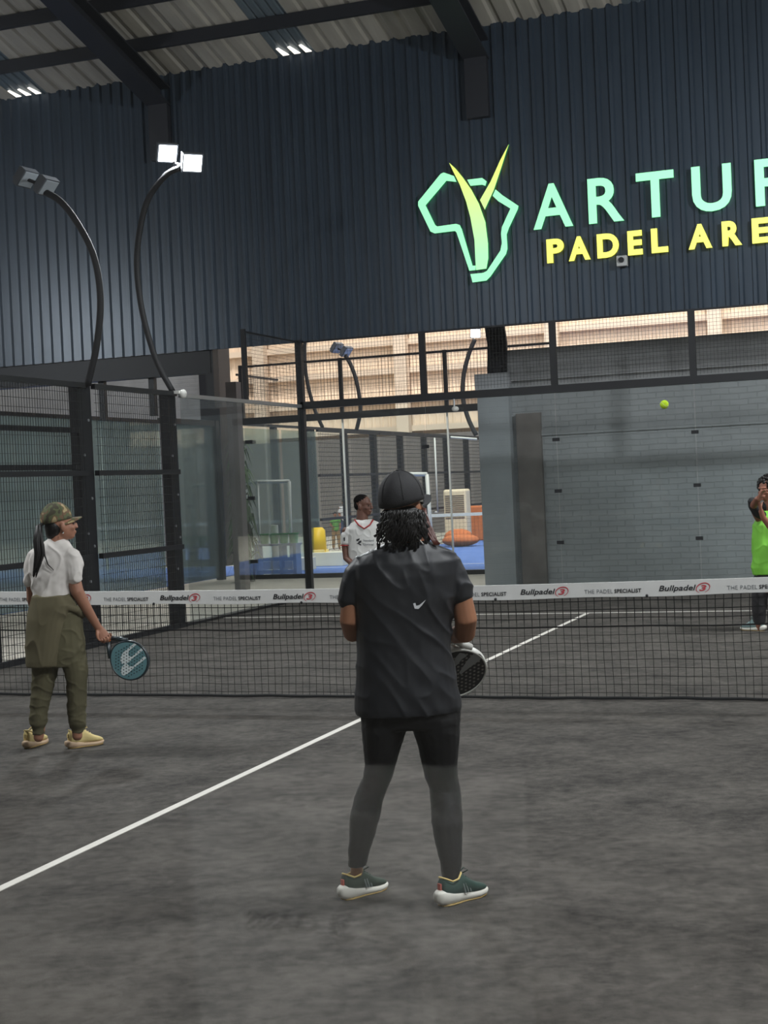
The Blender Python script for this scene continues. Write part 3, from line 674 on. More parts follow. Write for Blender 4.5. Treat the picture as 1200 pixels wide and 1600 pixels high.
floodpole('lit pair of white floodlights on a curved pole above the black fence post', [(270, 612), (243, 560), (221, 480), (214, 400), (228, 320), (258, 275), (283, 262)], 5.9, .04, [(262, 240), (301, 255)], True, .12, (1.5, -1.0, 1.0), 170)
floodpole('unlit floodlight pair on a curved pole behind the woman in the white shirt', [(137, 602), (151, 540), (157, 470), (148, 405), (125, 355), (95, 315), (62, 296)], 3.8, .04, [(44, 281), (76, 294)], False, .11, (0, 3, 0))
floodpole('far curved light pole whose top is hidden by the navy cladding', [(504, 668), (490, 635), (479, 590), (476, 545), (480, 505)], 19.5, .045)
floodpole('far curved light pole with an unlit head in front of the cream wall', [(557, 672), (563, 640), (558, 600), (548, 570), (537, 552)], 21.5, .05, [(528, 545), (543, 551)], False, .13, (-3, 20, 0))
floodpole('far curved light pole with a glaring lit lamp beside the brick pilaster', [(744, 680), (732, 655), (724, 625), (724, 590), (732, 555), (742, 530)], 31.3, .07, [(743, 521)], True, .14, (2, -10, 2))

# ================================================================ people
def skin(name, rgb): return mat(name, rgb, .5, var=.06, vscale=12, spec=.4)
def sec(mb_rings, xl, xr, y, D, hd, fdir=None, n=22, dd=0, sq=2.3):
    """horizontal body section seen between pixels xl and xr at row y, depth D"""
    a, b = at_d(xl, y, D), at_d(xr, y, D); c = (a+b)/2 + FH*dd; hw = (b-a).length/2; ring = []
    for k in range(n):
        t_ = 2*math.pi*k/n; cs, sn = math.cos(t_), math.sin(t_)
        ring.append(c + RH*hw*math.copysign(abs(cs)**(2/sq), cs) + FH*hd*math.copysign(abs(sn)**(2/sq), sn))
    mb_rings.append(ring)
def limb(mb, pts, D, n=14, world=False, flat=1.0):
    P_ = [Vector(p[:3]) if world else at_d(p[0], p[1], D+p[2]) for p in pts]; rr = [p[3] for p in pts]
    a, b = P_[0], P_[-1]; d0 = (P_[0]-P_[1]).normalized()*rr[0]*.6; d1 = (P_[-1]-P_[-2]).normalized()*rr[-1]*.6
    mb.tube([a+d0]+P_+[b+d1], [rr[0]*.55]+rr+[rr[-1]*.55], n)
def frame(c, fwd, up=Z):
    f = Vector(fwd).normalized(); u = (Vector(up)-f*Vector(up).dot(f)).normalized(); r = f.cross(u)
    M_ = Matrix(((r.x, f.x, u.x, c[0]), (r.y, f.y, u.y, c[1]), (r.z, f.z, u.z, c[2]), (0, 0, 0, 1))); return M_
def head(mb, M_, s=1.0):
    R3 = M_.to_3x3()
    def e(c, r): mb.ell(M_ @ Vector([q*s for q in c]), [q*s for q in r], R3, 18, 12)
    e((0, -.012, .035), (.076, .096, .085)); e((0, .022, -.03), (.062, .072, .082)); e((0, .050, -.082), (.036, .038, .030))
    e((0, .100, -.018), (.012, .018, .024)); e((0, .106, -.032), (.017, .013, .010)); e((0, .088, -.060), (.025, .014, .007)); e((0, .086, -.071), (.021, .013, .007))
    e((0, .080, .018), (.052, .018, .010)); e((.040, .062, -.030), (.022, .022, .022)); e((-.040, .062, -.030), (.022, .022, .022))
    for sx in (-1, 1): e((sx*.077, -.005, -.015), (.010, .020, .032)); e((sx*.066, .0, -.02), (.016, .014, .02))
def eyes(M_, parent, s=1.0):
    mb = MB(); R3 = M_.to_3x3()
    for sx in (-1, 1): mb.ell(M_ @ Vector((sx*.031*s, .083*s, -.004*s)), (.013*s, .009*s, .007*s), R3, 10, 7)
    mb.obj('eyes', mat('eye_dark', (52, 40, 36), .25), parent, smooth=True)
def hand(mb, M_, curl=(.3, .4, .3), s=1.0, thumb=.6, flip=1):
    """fingers along +x, thumb side +y*flip, palm towards -z"""
    def T(p): return M_ @ Vector((p[0]*s, p[1]*s*flip, p[2]*s))
    rings_ = []
    for x, hw, hz in ((-.03, .024, .018), (0, .027, .018), (.03, .036, .017), (.07, .042, .015), (.092, .040, .012)):
        rings_.append([T((x, hw*math.cos(a*math.pi/6), hz*math.sin(a*math.pi/6))) for a in range(12)])
    mb.rings(rings_)
    for j, (y, L, x0) in enumerate(((.031, .072, .088), (.011, .080, .092), (-.010, .074, .090), (-.030, .058, .084))):
        p = Vector((x0-.012, y, 0)); a = 0; pts = [p.copy()]; 
        for q, f in enumerate((.45, .30, .25)):
            a += curl[q]; p = p+Vector((math.cos(a), .0, -math.sin(a)))*L*f*1.05; pts.append(p.copy())
        r = [.0095, .009, .008, .0068]
        mb.tube([T(q) for q in pts]+[T(pts[-1]+(pts[-1]-pts[-2])*.25)], [q*s for q in r]+[.003*s], 8)
    p = Vector((.012, .022, -.004)); pts = [p]; d = Vector((.62, .70, -.25*thumb*2)).normalized()
    for L, dd in ((.036, 0), (.030, .35), (.024, .35)):
        d = (d+Vector((.5, -.5, -.6))*dd*thumb).normalized(); p = p+d*L; pts.append(p)
    mb.tube([T(q) for q in pts], [.013*s, .011*s, .0095*s, .006*s], 8)
def fold(amp, freq, stretch, seed=0, axis=None, extra=None):
    def f(co, n):
        p = Vector((co.x*freq*stretch[0], co.y*freq*stretch[1], co.z*freq*stretch[2]))+Vector((seed, seed*1.7, 0))
        v = noise.noise(p); r = 1-abs(v)*2.2
        return amp*(v*.6 + .55*max(0, r)**3-.12) + (extra(co, n) if extra else 0)
    return f
def shoe(parent, heel, direction, L, colsole, colupper, nm, accent=None, thick=1.0, stripes=None, tab=None, sc=1.0, zs=1.2):
    X = Vector(direction); X.z = 0; X.normalize(); Y_ = Z.cross(X); o = Vector((heel[0], heel[1], 0)); k = L/.28
    t = parent
    def T(x, y, z): return o + X*x*k + Y_*y*k + Z*z*k*zs
    def sect(x, w_, z0, z1, n=14, sq=3):
        ring = []
        for a in range(n):
            th = 2*math.pi*a/n; c_, s_ = math.cos(th), math.sin(th)
            ring.append(T(x, w_*math.copysign(abs(c_)**(2/sq), c_), (z0+z1)/2+(z1-z0)/2*math.copysign(abs(s_)**(2/sq), s_)))
        return ring
    so_ = MB(); rings_ = []
    for x, w_, z0, z1 in ((-.026, .012, .026, .046), (-.018, .026, .014, .052), (.0, .034, .006, .056), (.03, .037, .001, .052), (.08, .037, .0, .044), (.12, .035, .002, .034), (.17, .043, .001, .030), (.21, .047, .001, .028), (.25, .041, .004, .028), (.275, .025, .010, .028), (.285, .008, .016, .026)):
        rings_.append(sect(x, w_, z0, z0+(z1-z0)*thick))
    so_.rings(rings_); so = so_.obj(nm+'_sole', colsole, t, smooth=True, label='pale chunky sole')
    og = MB(); rings_ = []
    for x, w_ in ((.004, .022), (.03, .036), (.08, .037), (.12, .034), (.17, .041), (.21, .045), (.25, .039), (.272, .02)): rings_.append(sect(x, w_, -.001, .008+ (.01 if x > .24 else 0)))
    og.rings(rings_); og.obj(nm+'_outsole', mat('gum_rubber', (176, 148, 88), .7), t, smooth=True, label='tan rubber outsole')
    up = MB(); rings_ = []
    for x, w_, z1 in ((.004, .020, .088), (.012, .030, .104), (.035, .034, .094), (.055, .036, .084), (.085, .037, .090), (.11, .037, .104), (.125, .038, .103), (.15, .041, .088), (.18, .045, .072), (.21, .045, .060), (.245, .038, .050), (.27, .022, .040), (.28, .008, .032)):
        rings_.append(sect(x, w_, .022, z1, sq=2.5))
    up.rings(rings_); u = organic(nm+'_upper', up, colupper, t, .004, 3)
    col_ = MB(); pts = [T(.006, 0, .108), T(.022, .026, .102), T(.05, .033, .090), T(.085, .034, .094), T(.112, .022, .110), T(.118, 0, .113), T(.112, -.022, .110), T(.085, -.034, .094), T(.05, -.033, .090), T(.022, -.026, .102), T(.006, 0, .108)]
    col_.tube(pts, .0045*k, 6); col_.obj(nm+'_collar', accent or colupper, t, smooth=True)
    lc = MB()
    for i in range(4):
        x = .122+i*.018; z = .1035-i*.0105; lc.tube([T(x, -.026, z-.012), T(x+.004, 0, z+.004), T(x, .026, z-.012)], .003*k, 5)
    for sy in (-1, 1): lc.tube([T(.122, 0, .108), T(.128, sy*.022, .128), T(.140, sy*.036, .118), T(.128, sy*.012, .106), T(.15, sy*.02, .112)], .0032*k, 5)
    lc.obj(nm+'_laces', tab or colupper, t, smooth=True)
    if stripes:
        sb = MB()
        for sy in (-1, 1):
            for i in range(3):
                x = .115+i*.016; a = T(x+.006, sy*.0385, .036); b = T(x-.004, sy*.0335, .072); w_ = X*.004*k; nn = Y_*sy*.003
                sb.add([a-w_+nn, a+w_+nn, b+w_+nn, b-w_+nn, a-w_-nn, a+w_-nn, b+w_-nn, b-w_-nn], [(0, 1, 2, 3), (4, 5, 6, 7), (0, 1, 5, 4), (1, 2, 6, 5), (2, 3, 7, 6), (3, 0, 4, 7)])
        sb.obj(nm+'_stripes', stripes, t)
    hb = MB().obox(Matrix.Translation(T(-.001, 0, .074)) @ frame((0, 0, 0), X), .010*k, .004*k, .014*k); hb.obj(nm+'_heel_tab', mat('heel_tab', (188, 92, 78), .6) if stripes else colupper, t)
def cap_on(parent, M_, m, mbrim=None, s=1.0, camo=None, strap=True):
    """baseball cap on a head frame (y forward)"""
    mb = MB(); rs = []
    for i in range(9):
        th = math.radians(6+i*10.5); z = math.cos(th); r = math.sin(th)
        rs.append([M_ @ Vector((.089*s*r*math.cos(a*math.pi/14), (-.010+.108*r*math.sin(a*math.pi/14))*s, (.024+.112*z)*s)) for a in range(28)])
    last = [p.copy() for p in rs[-1]]; rs.append([M_ @ Vector((.0885*s*math.cos(a*math.pi/14), (-.010+.107*math.sin(a*math.pi/14))*s, (.008-.012*max(0, -math.sin(a*math.pi/14)))*s)) for a in range(28)])
    mb.rings(rs); mb.obj('cap_crown', m, parent, smooth=True)
    b = MB(); top = []; 
    for i in range(13):
        a = math.radians(18+i*12); x = math.cos(a)*.086; y0 = -.010+math.sin(a)*.103; y1 = y0+.075*math.sin(math.radians(i*15))**.8 if 0 < i < 12 else y0
        dz = -4.2*(x*x); top.append((x, y0, .014+dz, y1))
    vs = []
    for x, y0, z, y1 in top: vs += [M_ @ Vector((x*s, y0*s, z*s)), M_ @ Vector((x*s*1.02, y1*s, (z-.006)*s)), M_ @ Vector((x*s*1.02, y1*s, (z-.011)*s)), M_ @ Vector((x*s, y0*s, (z-.006)*s))]
    fs_ = []
    for i in range(12):
        for q in range(4): fs_.append((i*4+q, i*4+(q+1) % 4, (i+1)*4+(q+1) % 4, (i+1)*4+q))
    fs_ += [(3, 2, 1, 0), (48, 49, 50, 51)]
    b.add(vs, fs_); b.obj('cap_brim', mbrim or m, parent, smooth=False)
    bt = MB().ell(M_ @ Vector((0, -.01*s, .137*s)), (.008, .008, .004), n=10, m=6); bt.obj('cap_button', m, parent, smooth=True)
    sb = MB()
    for i in range(6):
        a = i*math.pi/3+.3
        sb.tube([M_ @ Vector((.0895*s*math.sin(t_)*math.cos(a), (-.010+.1085*math.sin(t_)*math.sin(a))*s, (.024+.1125*math.cos(t_))*s)) for t_ in [math.radians(8+q*9) for q in range(10)]], .0012, 4)
    sb.obj('cap_seam', m, parent, smooth=True)
def racket(label, M_, face, edge, grip, holes=True, s=1.0):
    """head centre at origin, handle towards +y, face normal +z"""
    t = thing('padel_racket', label, 'racket', M_.translation)
    def T(x, y, z): return M_ @ Vector((x*s, y*s, z*s))
    out = []
    N = 40
    for i in range(N):
        a = 2*math.pi*i/N; x = .128*math.cos(a); y = .135*math.sin(a)
        if y > 0: x *= 1-.10*(y/.135)**2; y *= 1.06
        out.append((x, y))
    MB().prism([T(x*.965, y*.965, -.016) for x, y in out], M_.to_3x3() @ Vector((0, 0, .032*s))).obj('face', face, t)
    e = MB(); rings_ = []
    for i in range(N):
        x, y = out[i]; n_ = Vector((x, y)).normalized()
        rings_.append([T(x+n_.x*dx, y+n_.y*dx, dz) for dx, dz in ((-.007, -.0185), (0, -.019), (.004, -.01), (.004, .01), (0, .019), (-.007, .0185))])
    rings_.append(rings_[0]); e.rings(rings_, cap=False); e.obj('rim', edge, t, smooth=True)
    for sx in (-1, 1):
        b = MB(); b.tube([T(sx*.085, .108, 0), T(sx*.055, .150, 0), T(sx*.012, .205, 0)], .013*s, 8, flat=1.3); b.obj('throat', edge, t, smooth=True)
    MB().tube([T(0, .19, 0), T(0, .205, 0), T(0, .32, 0), T(0, .335, 0)], [.012*s, .016*s, .0165*s, .013*s], 12).obj('grip', grip, t, smooth=True)
    st_ = MB().tube([T(0, .335, 0), T(.02, .36, .01), T(.01, .39, .02), T(-.015, .37, .01), T(0, .335, 0)], .003, 5); st_.obj('strap', M_BLACK, t, smooth=True)
    return t
def holemat(name, base, dot, base2=None, ang=0):
    m = mat(name, base, .35, spec=.5); nt = m.node_tree; b = nt.nodes['Principled BSDF']
    tc = nt.nodes.new('ShaderNodeTexCoord'); return m
def hole_discs(t, M_, m, pitch=.021, r=.0055, R=.105, s=1.0, ang=.5):
    mb = MB(); ca, sa = math.cos(ang), math.sin(ang)
    n = int(R/pitch)+1
    for i in range(-n, n+1):
        for j in range(-n, n+1):
            x0_, y0_ = i*pitch+(pitch/2 if j % 2 else 0), j*pitch*.87; x, y = x0_*ca-y0_*sa, x0_*sa+y0_*ca
            if x*x+y*y < R*R:
                for zz in (.0167, -.0167):
                    mb.add([M_ @ Vector((x+r*math.cos(a*math.pi/4), y+r*math.sin(a*math.pi/4), zz)) for a in range(8)], [tuple(range(8))])
    mb.obj('drilled_holes', m, t)
def plane_hit(px, py, c, n):
    d = ray(px, py); return CAM + d*((Vector(c)-CAM).dot(n)/d.dot(n))

# ---------------------------------------------------------------- woman in black (front)
D1 = 5.97
base = at_z(640, 1408)
W1 = thing('person', 'person from behind in black cap, black T-shirt and black leggings, nearest the camera', 'person', (base.x, base.y, 0))
sk1 = skin('skin_front', (150, 104, 78))
hf = (FH*.80 + RH*.60).normalized(); hc = at_d(630, 790, D1+.02); HM = frame(hc, hf+Z*.12)
b = MB(); head(b, HM, .98)
limb(b, [(632, 812, .0, .055), (634, 850, -.01, .06), (634, 872, 0, .07)], D1)
rr_ = []
for xl, xr, y, hd, dd in ((578, 690, 868, .07, 0), (560, 708, 890, .095, 0), (566, 700, 940, .105, 0), (568, 696, 1000, .10, 0), (566, 704, 1060, .11, 0), (568, 712, 1110, .115, 0), (575, 708, 1135, .09, 0)): sec(rr_, xl, xr, y, D1, hd, dd=dd)
b.rings(rr_)
LL = [(603, 1120, 0, .07), (597, 1165, .01, .062), (591, 1215, .03, .048), (578, 1245, .04, .048), (569, 1285, .03, .045), (559, 1335, .065, .024), (557, 1362, .10, .026), (558, 1374, .125, .025)]
RL = [(681, 1120, 0, .07), (685, 1165, .01, .062), (690, 1215, .03, .048), (697, 1250, .02, .048), (698, 1290, -.01, .045), (704, 1345, -.01, .026), (706, 1374, -.025, .028), (707, 1384, -.02, .026)]
limb(b, LL, D1); limb(b, RL, D1)
limb(b, [(566, 888, 0, .040), (549, 930, 0, .039), (546, 970, .0, .041), (551, 988, .05, .041), (572, 985, .20, .036), (600, 975, .30, .026)], D1)
limb(b, [(704, 888, 0, .042), (720, 930, 0, .045), (728, 968, .0, .047), (726, 988, .05, .046), (712, 992, .18, .036), (700, 996, .27, .027)], D1)
hand(b, frame(at_d(700, 996, D1+.27), Vector((0, 0, 1)), FH) @ Matrix.Identity(4), (.9, 1.0, .8), .95) if False else None
hm = frame(at_d(700, 996, D1+.28), -RH) # y = -RH, z up, x = f x u
Mh = Matrix(((-RH.x, -FH.x*0+0, 0, 0), (-RH.y, 0, 0, 0), (0, 0, 1, 0), (0, 0, 0, 1)))
def basis(c, x, z):
    x = Vector(x).normalized(); z = (Vector(z)-x*Vector(z).dot(x)).normalized(); y = z.cross(x)
    return Matrix(((x.x, y.x, z.x, c[0]), (x.y, y.y, z.y, c[1]), (x.z, y.z, z.z, c[2]), (0, 0, 0, 1)))
hR = at_d(699, 997, D1+.28); hand(b, basis(hR, -RH*.9+FH*.5, Z*.2-FH), (.8, .9, .7), 1.0)
hL = at_d(602, 975, D1+.31); hand(b, basis(hL, RH*.9+FH*.4, FH*.4+Z*.8), (.6, .7, .6), 1.0)
organic('body', b, sk1, W1, .0055, 3)
eyes(HM, W1, .98)
# T-shirt
tee = mat('black_tee', (27, 29, 34), .5, spec=.5)
b = MB(); rr_ = []
for xl, xr, y, hd in ((600, 672, 846, .070), (588, 684, 852, .085), (564, 704, 862, .10), (549, 718, 878, .118), (547, 719, 900, .128), (552, 712, 940, .132), (556, 706, 975, .13), (557, 706, 1010, .132), (555, 711, 1050, .14), (553, 717, 1085, .146), (552, 721, 1104, .148), (555, 719, 1114, .146)): sec(rr_, xl, xr, y, D1, hd, n=30)
b.rings(rr_)
limb(b, [(572, 884, 0, .062), (559, 900, 0, .060), (550, 922, 0, .054), (545, 941, 0, .050)], D1, 18)
limb(b, [(698, 884, 0, .062), (708, 900, 0, .062), (716, 920, 0, .058), (720, 935, 0, .055)], D1, 18)
def teefold(co, n):
    rel = co-at_d(700, 930, D1); a = rel.dot(RH); z = rel.z
    p = Vector((a*6+z*5, z*2.2-a*2, co.y*2)); v = noise.noise(p*1.6); r1 = (1-abs(v)*2.5)
    q = noise.noise(Vector((a*9, z*3, 4.4))); fine = noise.noise(Vector((a*22+z*14, z*9, 2.2)))
    side = min(1, max(0, (a+.16)*5)); return (.004+.006*side)*max(0, r1)**2 + .004*q + .002*fine-.003
shirt1 = organic('t_shirt', b, tee, W1, .006, 5, teefold)
leg = mat('black_leggings', (22, 22, 24), .6, spec=.35)
b = MB(); rr_ = []
for xl, xr, y, hd in ((566, 712, 1075, .115), (562, 720, 1108, .128), (563, 720, 1122, .125), (566, 718, 1136, .11)): sec(rr_, xl, xr, y, D1, hd)
b.rings(rr_)
def legring(rows, dds, hds):
    rs_ = []
    for (xl, xr, y), dd, hd in zip(rows, dds, hds): sec(rs_, xl, xr, y, D1, hd, dd=dd, n=18, sq=2.05)
    b.rings(rs_)
legring([(563, 640, 1120), (565, 637, 1140), (567, 628, 1165), (570, 619, 1195), (567, 614, 1215), (558, 606, 1235), (551, 599, 1255), (546, 594, 1280), (545, 586, 1310), (543, 576, 1340), (543, 572, 1362)], [0, 0, .01, .02, .03, .04, .035, .03, .045, .07, .09], [.11, .105, .095, .08, .07, .066, .066, .066, .055, .045, .042])
legring([(642, 720, 1120), (645, 719, 1140), (653, 718, 1165), (659, 716, 1195), (664, 716, 1215), (671, 720, 1235), (673, 722, 1258), (674, 723, 1285), (680, 722, 1315), (687, 721, 1345), (690, 719, 1370)], [0, 0, .01, .02, .03, .03, .01, -.01, -.02, -.03, -.03], [.11, .105, .095, .08, .07, .066, .066, .066, .055, .045, .042])
organic('leggings', b, leg, W1, .006, 3, fold(.003, 14, (1, 1, 1.5)))
# shoes
wsole = mat('white_foam', (226, 224, 214), .5); dgreen = mat('green_knit', (28, 62, 54), .8, bump=.2, bscale=400); ogreen = mat('olive_knit', (38, 56, 44), .8, bump=.2, bscale=400)
cream_l = mat('cream_lining', (214, 190, 120), .7); greystripe = mat('grey_stripe', (92, 104, 102), .5)
for nm, (hx, hy), (tx, ty), up_ in (('left_shoe', (532, 1408), (601, 1388), ogreen), ('right_shoe', (684, 1418), (757, 1396), dgreen)):
    h_ = at_z(hx, hy); q_ = at_z(tx, ty); d_ = (q_-h_); h_ = h_+d_.normalized()*.016; shoe(W1, h_, d_, max(.235, min(.27, d_.length-.01)), wsole, up_, nm, cream_l, 1.15, greystripe)
# hair
hair = mat('black_hair', (17, 15, 15), .5, spec=.35); hred = mat('reddish_hair', (82, 38, 28), .45)
hb = MB(); rnd = random.Random(11)
hb.ell(at_d(631, 808, D1-.005), (.083, .088, .06)); hb.ell(at_d(632, 832, D1-.01), (.08, .078, .06)); 
for i in range(90):
    u_ = rnd.uniform(-1, 1); a = None
    L = rnd.uniform(34, 62); wv = rnd.uniform(0, 6); pts = []
    for k in range(8):
        f = k/7; px = 630+u_*(30+14*f)+3.0*math.sin(wv+f*14); py = 797+L*f; pts.append(at_d(px, py, D1-.105*math.sqrt(max(.05, 1-u_*u_))-.012*math.sin(f*3)+.004*math.cos(wv+f*14)))
    hb.tube(pts, [.0045+.003*math.sin(k*1.9) for k in range(8)], 5)
hb.obj('hair', hair, W1, smooth=True)
hb = MB()
for i in range(16):
    wv = rnd.uniform(0, 6); ox = rnd.uniform(-4, 4); pts = []
    for k in range(8):
        f = k/7; pts.append(at_d(660+ox+22*f**1.3+1.6*math.sin(wv+f*9), 795+rnd.uniform(-1, 1)+56*f, D1-.01-.06*f))
    hb.tube(pts, .004, 5)
hb.obj('loose_hair', hred, W1, smooth=True, label='reddish brown loose strands')
capb = mat('black_cap', (28, 28, 31), .75, bump=.2, bscale=260)
cap_on(W1, frame(at_d(630, 786, D1+.01), hf+Z*.14), capb, s=1.0)
tree = bvh(shirt1)
decal('swoosh', [[(645.5, 943), (648, 951), (654, 951.5), (660, 945), (665.5, 937), (655, 945.5), (650.5, 946.5), (649, 942)]], tree, mat('reflective_white', (225, 228, 232), .3), W1, .003, 'small white tick mark', sub=4)
nk = MB(); pts = [at_d(648, 836, D1-.09), at_d(655, 843, D1-.085), at_d(661, 850, D1-.075), at_d(666, 853, D1-.06)]; nk.tube(pts, .003, 6); nk.obj('collar_tag', M_WHITE, W1, smooth=True)
# her racket
nrm = (-FH*.74 - Z*.56 + RH*.20).normalized(); rc = at_d(714, 1049, D1+.30); ax = (Z*.9-RH*.25-FH*.3); RM = basis(rc, ax.cross(nrm), nrm)
whiteface = mat('racket_white', (206, 206, 200), .35); blackface = mat('racket_black', (22, 22, 24), .35); greyface = mat('racket_grey', (128, 130, 130), .4)
R1 = racket('black and white padel racket held in front by the woman in black', RM, blackface, whiteface, M_BLACK)
hole_discs(R1, RM, mat('hole_light', (120, 118, 112), .7), R=.112, ang=.3)
fc_ = rc+nrm*.0172
def face_poly(name, pts, m, t_, c_, n_, sc_, ox, oy):
    mb = MB(); 
    for poly in pts: mb.add([plane_hit(ox+x/sc_, oy+y/sc_, c_, n_) for x, y in poly], [tuple(range(len(poly)))])
    return mb.obj(name, m, t_)
face_poly('grey_panel', [[(600, 500), (720, 500), (775, 565), (690, 640), (560, 730), (430, 830), (360, 890), (330, 850), (430, 700), (500, 600)], [(340, 480), (440, 500), (470, 545), (380, 600), (300, 700), (250, 740), (225, 640), (270, 560)]], greyface, R1, fc_+nrm*.001, nrm, 12, 690, 980)

# ---------------------------------------------------------------- woman with white T-shirt (left)
D2 = 9.85
base = at_z(95, 1168)
W2 = thing('person', 'person in camouflage cap, white T-shirt and olive trousers holding a teal racket at the left', 'person', (base.x, base.y, 0))
sk2 = skin('skin_left', (158, 112, 90))
hf2 = (RH*.90 + FH*.44).normalized(); hc = at_d(95, 820, D2); HM2 = frame(hc, hf2+Z*.10)
b = MB(); head(b, HM2, .96)
limb(b, [(90, 825, 0, .052), (88, 843, 0, .054), (86, 860, 0, .07)], D2)
rr_ = []
for xl, xr, y, hd in ((66, 104, 852, .06), (54, 116, 868, .085), (58, 114, 900, .095), (60, 112, 930, .09), (56, 118, 965, .10), (54, 124, 1000, .11), (56, 122, 1020, .10)): sec(rr_, xl, xr, y, D2, hd)
b.rings(rr_)
limb(b, [(68, 1010, 0, .06), (67, 1060, .0, .052), (62, 1100, .0, .045), (62, 1140, 0, .036), (60, 1154, 0, .034)], D2)
limb(b, [(112, 1010, 0, .06), (119, 1060, 0, .052), (120, 1100, 0, .045), (120, 1135, 0, .036), (121, 1152, 0, .034)], D2)
limb(b, [(57, 870, .02, .040), (50, 905, .03, .040), (50, 935, .06, .036), (56, 965, .16, .028)], D2)
limb(b, [(114, 868, -.02, .052), (115, 905, -.04, .048), (121, 925, -.05, .044), (136, 952, -.02, .036), (150, 975, .02, .028), (154, 982, .03, .026)], D2)
hw2 = at_d(154, 981, D2+.03); g0 = at_d(160, 992, D2+.06)
hand(b, basis(hw2, -Z*.80+RH*.42+FH*.1, -RH*.3+FH*.35-Z*.0), (.95, 1.1, .9), 1.05, 1.0, 1)
organic('body', b, sk2, W2, .0055, 3)
eyes(HM2, W2, .96)
wt = mat('white_tee', (214, 209, 204), .8, spec=.2)
b = MB(); rr_ = []
for xl, xr, y, hd in ((75, 101, 842, .055), (66, 108, 849, .075), (52, 119, 860, .095), (46, 124, 875, .11), (48, 121, 900, .115), (52, 116, 925, .112), (53, 115, 940, .112), (54, 121, 952, .115)): sec(rr_, xl, xr, y, D2, hd, n=26)
b.rings(rr_)
limb(b, [(58, 868, .02, .062), (51, 885, .03, .058), (49, 909, .03, .052)], D2, 16)
limb(b, [(108, 868, -.03, .068), (114, 885, -.04, .068), (115, 907, -.05, .062)], D2, 16)
organic('t_shirt', b, wt, W2, .006, 4, fold(.020, 6, (1.3, 1.3, 1.0), 3.1, extra=lambda co, n: .005*noise.noise(co*22)))
ol = mat('olive_cotton', (92, 88, 68), .9, spec=.15, var=.08, vscale=4); ol2 = mat('olive_hoodie', (98, 92, 72), .9, spec=.15, var=.08, vscale=4)
b = MB(); rr_ = []
for xl, xr, y, hd in ((52, 124, 950, .12), (48, 130, 985, .135), (48, 134, 1020, .135), (50, 134, 1040, .12)): sec(rr_, xl, xr, y, D2, hd)
b.rings(rr_)
def lr(rows, dd, hds):
    rs_ = []
    for (xl, xr, y), hd in zip(rows, hds): sec(rs_, xl, xr, y, D2, hd, dd=dd, n=18, sq=2.1)
    b.rings(rs_)
lr([(49, 92, 1030), (49, 90, 1050), (50, 85, 1070), (48, 78, 1095), (46, 74, 1115), (47, 73, 1130), (51, 70, 1140), (51, 69, 1147)], 0, [.11, .10, .09, .08, .072, .065, .045, .04])
lr([(96, 135, 1030), (101, 137, 1050), (104, 135, 1070), (105, 135, 1095), (106, 135, 1115), (108, 134, 1130), (111, 132, 1139), (112, 130, 1145)], 0, [.11, .10, .09, .08, .075, .068, .046, .04])
organic('trousers', b, ol, W2, .006, 3, fold(.010, 9, (1, 1, 1.7), 8.2, extra=lambda co, n: .006*noise.noise(Vector((co.x*6, co.y*6, co.z*26))) if co.z < .3 else 0))
b = MB(); rr_ = []
for xl, xr, y, hd in ((53, 112, 929, .125), (49, 122, 945, .138), (45, 112, 965, .145), (43, 106, 1000, .150), (42, 101, 1030, .15), (44, 98, 1039, .145)): sec(rr_, xl, xr, y, D2, hd, dd=-.03, n=26)
b.rings(rr_)
limb(b, [(56, 936, -.10, .028), (90, 943, -.13, .03), (118, 953, -.08, .028), (129, 962, .02, .022)], D2)
organic('tied_hoodie', b, ol2, W2, .006, 4, fold(.014, 7, (1.2, 1.2, .6), 5.5), label='olive hoodie tied round the waist')
ysh = mat('pale_yellow_suede', (224, 204, 142), .8); tan = mat('tan_sole', (206, 178, 148), .6)
for nm, (hx, hy), (tx, ty) in (('left_shoe', (41, 1170), (80, 1157)), ('right_shoe', (107, 1170), (161, 1162))):
    h_ = at_z(hx, hy); q_ = at_z(tx, ty); d_ = q_-h_; shoe(W2, h_, d_, .255, tan, ysh, nm, None, .85, zs=1.3)
b = MB(); b.ell(HM2 @ Vector((0, -.055, -.01)), (.070, .056, .07), HM2.to_3x3()); b.ell(HM2 @ Vector((0, -.075, -.045)), (.05, .035, .045), HM2.to_3x3()); organic('hair', b, hair, W2, .006, 2)
b = MB(); rnd = random.Random(4)
for i in range(26):
    o_ = rnd.uniform(-1, 1); o2 = rnd.uniform(-1, 1)
    b.tube([at_d(68, 818+rnd.uniform(-1, 1), D2-.05), at_d(61+o_*3, 822, D2-.09+o2*.02), at_d(60+o_*6, 845, D2-.12+o2*.02), at_d(62+o_*6.5, 865, D2-.14+o2*.015), at_d(58+o_*4.5, 885, D2-.14+o2*.01), at_d(54+o_*2.5, 897+rnd.uniform(-6, 6), D2-.135)], [.007, .011, .012, .010, .007, .003], 6)
b.tube([at_d(68, 850, D2-.11), at_d(70, 868, D2-.135), at_d(75, 882, D2-.135), at_d(84, 891, D2-.13)], [.005, .005, .004, .002], 6)
b.obj('ponytail', hair, W2, smooth=True)
camo = mat('camo_cloth', (88, 92, 62), .85); nt = camo.node_tree; bs = nt.nodes['Principled BSDF']; tc = nt.nodes.new('ShaderNodeTexCoord'); n = nt.nodes.new('ShaderNodeTexNoise'); n.inputs['Scale'].default_value = 17; n.inputs['Detail'].default_value = 1
nt.links.new(tc.outputs['Object'], n.inputs[0]); cr = nt.nodes.new('ShaderNodeValToRGB'); cr.color_ramp.interpolation = 'CONSTANT'
